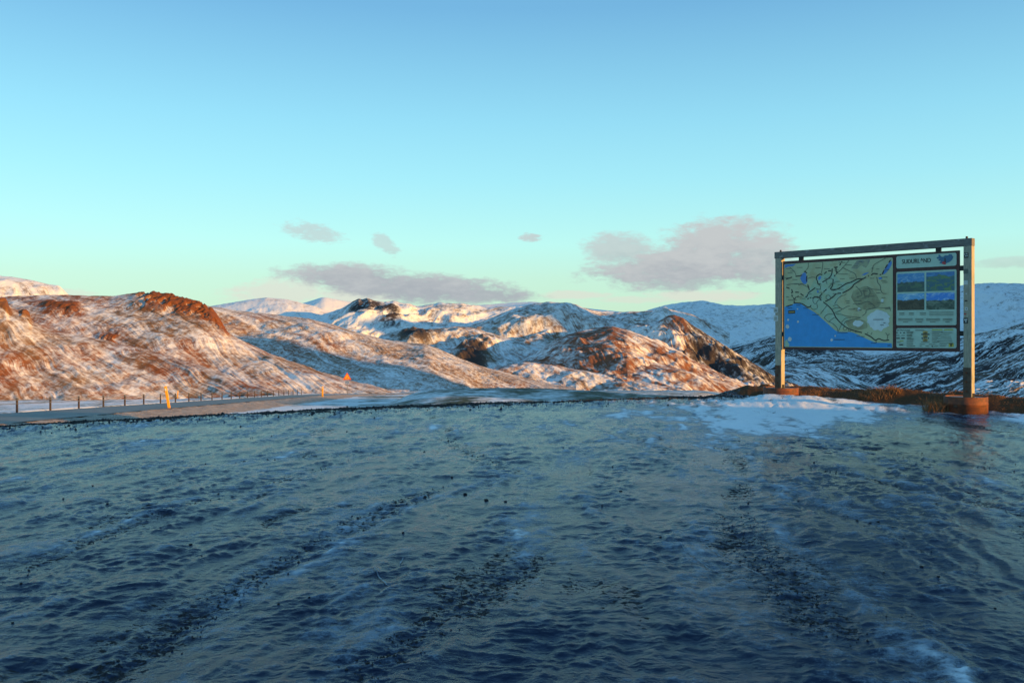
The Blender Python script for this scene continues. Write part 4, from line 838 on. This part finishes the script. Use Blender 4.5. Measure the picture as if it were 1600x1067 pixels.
# ------------------------------------------------------------------ cable barrier beside the road
M_POST = simple('barrier_steel', (0.05, 0.032, 0.03), .6); M_CABLE = simple('steel_cable', (0.30, 0.28, 0.26), .5, metal=.6)
bar = bpy.data.objects.new('cable_barrier', None); COL.objects.link(bar); bar.location = (barrier_x(46.7), 46.7, float(floor_z(46.7)))
tag(bar, 'low steel cable barrier with a long row of dark posts beside the road', 'barrier')
ks = list(range(-2, 25)); bp = []
bm = bmesh.new(); bmesh.ops.create_cube(bm, size=1)
for v in bm.verts: v.co = Vector((v.co.x * .10, v.co.y * .07, .27 + v.co.z * .86))
bmesh.ops.bevel(bm, geom=bm.edges[:], offset=.012, segments=1, affect='EDGES'); pm = bpy.data.meshes.new('post'); bm.to_mesh(pm); bm.free(); pm.materials.append(M_POST)
cm = bpy.data.meshes.new('post_cap'); bm = bmesh.new(); bmesh.ops.create_cube(bm, size=1)
for v in bm.verts: v.co = Vector((v.co.x * .115, v.co.y * .085, .715 + v.co.z * .05))
bm.to_mesh(cm); bm.free(); cm.materials.append(M_CABLE)
for k in ks:
    D = 46.7 + 4.0 * k; bx = barrier_x(D) - max(0, k - 17) ** 2 * .0; z = float(floor_z(D)) - .02
    o = bpy.data.objects.new('post', pm); COL.objects.link(o); o.parent = bar; o.location = (bx - bar.location.x, D - bar.location.y, z - bar.location.z)
    q = bpy.data.objects.new('post_cap', cm); COL.objects.link(q); q.parent = o
    bp.append((bx - bar.location.x, D - bar.location.y, z - bar.location.z))
for h in (.62, .44):
    vs = []; fs = []; r = .016
    for (x, y, z) in bp:
        for a in range(5): vs.append((x + .06 + r * math.cos(a * 1.2566), y, z + h + r * math.sin(a * 1.2566)))
    for i in range(len(bp) - 1):
        for a in range(5): fs.append((i * 5 + a, i * 5 + (a + 1) % 5, i * 5 + 5 + (a + 1) % 5, i * 5 + 5 + a))
    poly_mesh('cable', vs, fs, M_CABLE, bar, True)

# ------------------------------------------------------------------ yellow marker poles and the warning sign
M_YPOLE = simple('yellow_pole', (0.75, 0.36, 0.02), .5, var=.15); M_REFL = simple('pale_band', (0.8, 0.75, 0.6), .3)
def pole(x, y, z, h, tilt, w, label):
    o = bpy.data.objects.new('marker_pole', None); COL.objects.link(o); o.location = (x, y, z); o.rotation_euler = (0, tilt, 0); tag(o, label, 'marker pole', 'yellow roadside marker poles')
    box('shaft', -w / 2, w / 2, -w * .35, w * .35, -.15, h, M_YPOLE, o, w * .12); box('reflector', -w * .3, w * .3, -w * .35 - .006, -w * .35 + .004, h * .78, h * .9, M_REFL, o)
D = 55.0; x = (264 - CX) / F * D; pole(x, D, 1.6 - 116 / F * D, 1.28, -.17, .15, 'bright yellow marker pole leaning to one side at the road edge')
D = 97.0; pole((504 - CX) / F * D, D, 1.6 - 98 / F * D, 1.0, 0, .17, 'upright yellow marker pole standing before the orange warning sign')
D = 88.0; pole((277.5 - CX) / F * D, D, 1.6 - 100 / F * D, 0.62, .04, .10, 'pale yellow marker pole on the snow behind the cable barrier')
M_SIGNR = simple('sign_red', (0.75, 0.10, 0.02), .35, var=.05); M_SIGNY = simple('sign_yellow', (0.85, 0.38, 0.03), .35, var=.05); M_SIGNB = simple('sign_blue', (0.16, 0.24, 0.45), .35, var=.05); M_GALV = simple('galvanised', (0.25, 0.25, 0.25), .5, metal=.5)
D = 142.0; sg = bpy.data.objects.new('warning_sign', None); COL.objects.link(sg); sx_ = (542.5 - CX) / F * D; sg.location = (sx_, D, 1.6 - 95.5 / F * D); tag(sg, 'orange triangular warning sign over a small blue plate beside the road', 'road sign')
box('pole', -.04, .04, -.04, .04, -.3, 3.0, M_GALV, sg)
def tri(s): return [(-s * .58, 2.28 + .33 - s * .335), (s * .58, 2.28 + .33 - s * .335), (0, 2.28 + .33 + s * .67)]
tb = plate('triangle_plate', tri(1.12), -.07, .025, M_SIGNR, sg); plate('triangle_face', tri(.72), -.078, .01, M_SIGNY, tb); plate('symbol', [(-.16, 2.48), (.16, 2.48), (.10, 2.62), (.02, 2.66), (-.05, 2.60)], -.086, .01, M_SIGNR, tb)
plate('blue_plate', [(-.32, 1.60), (.32, 1.60), (.32, 2.02), (-.32, 2.02)], -.07, .025, M_SIGNB, sg)
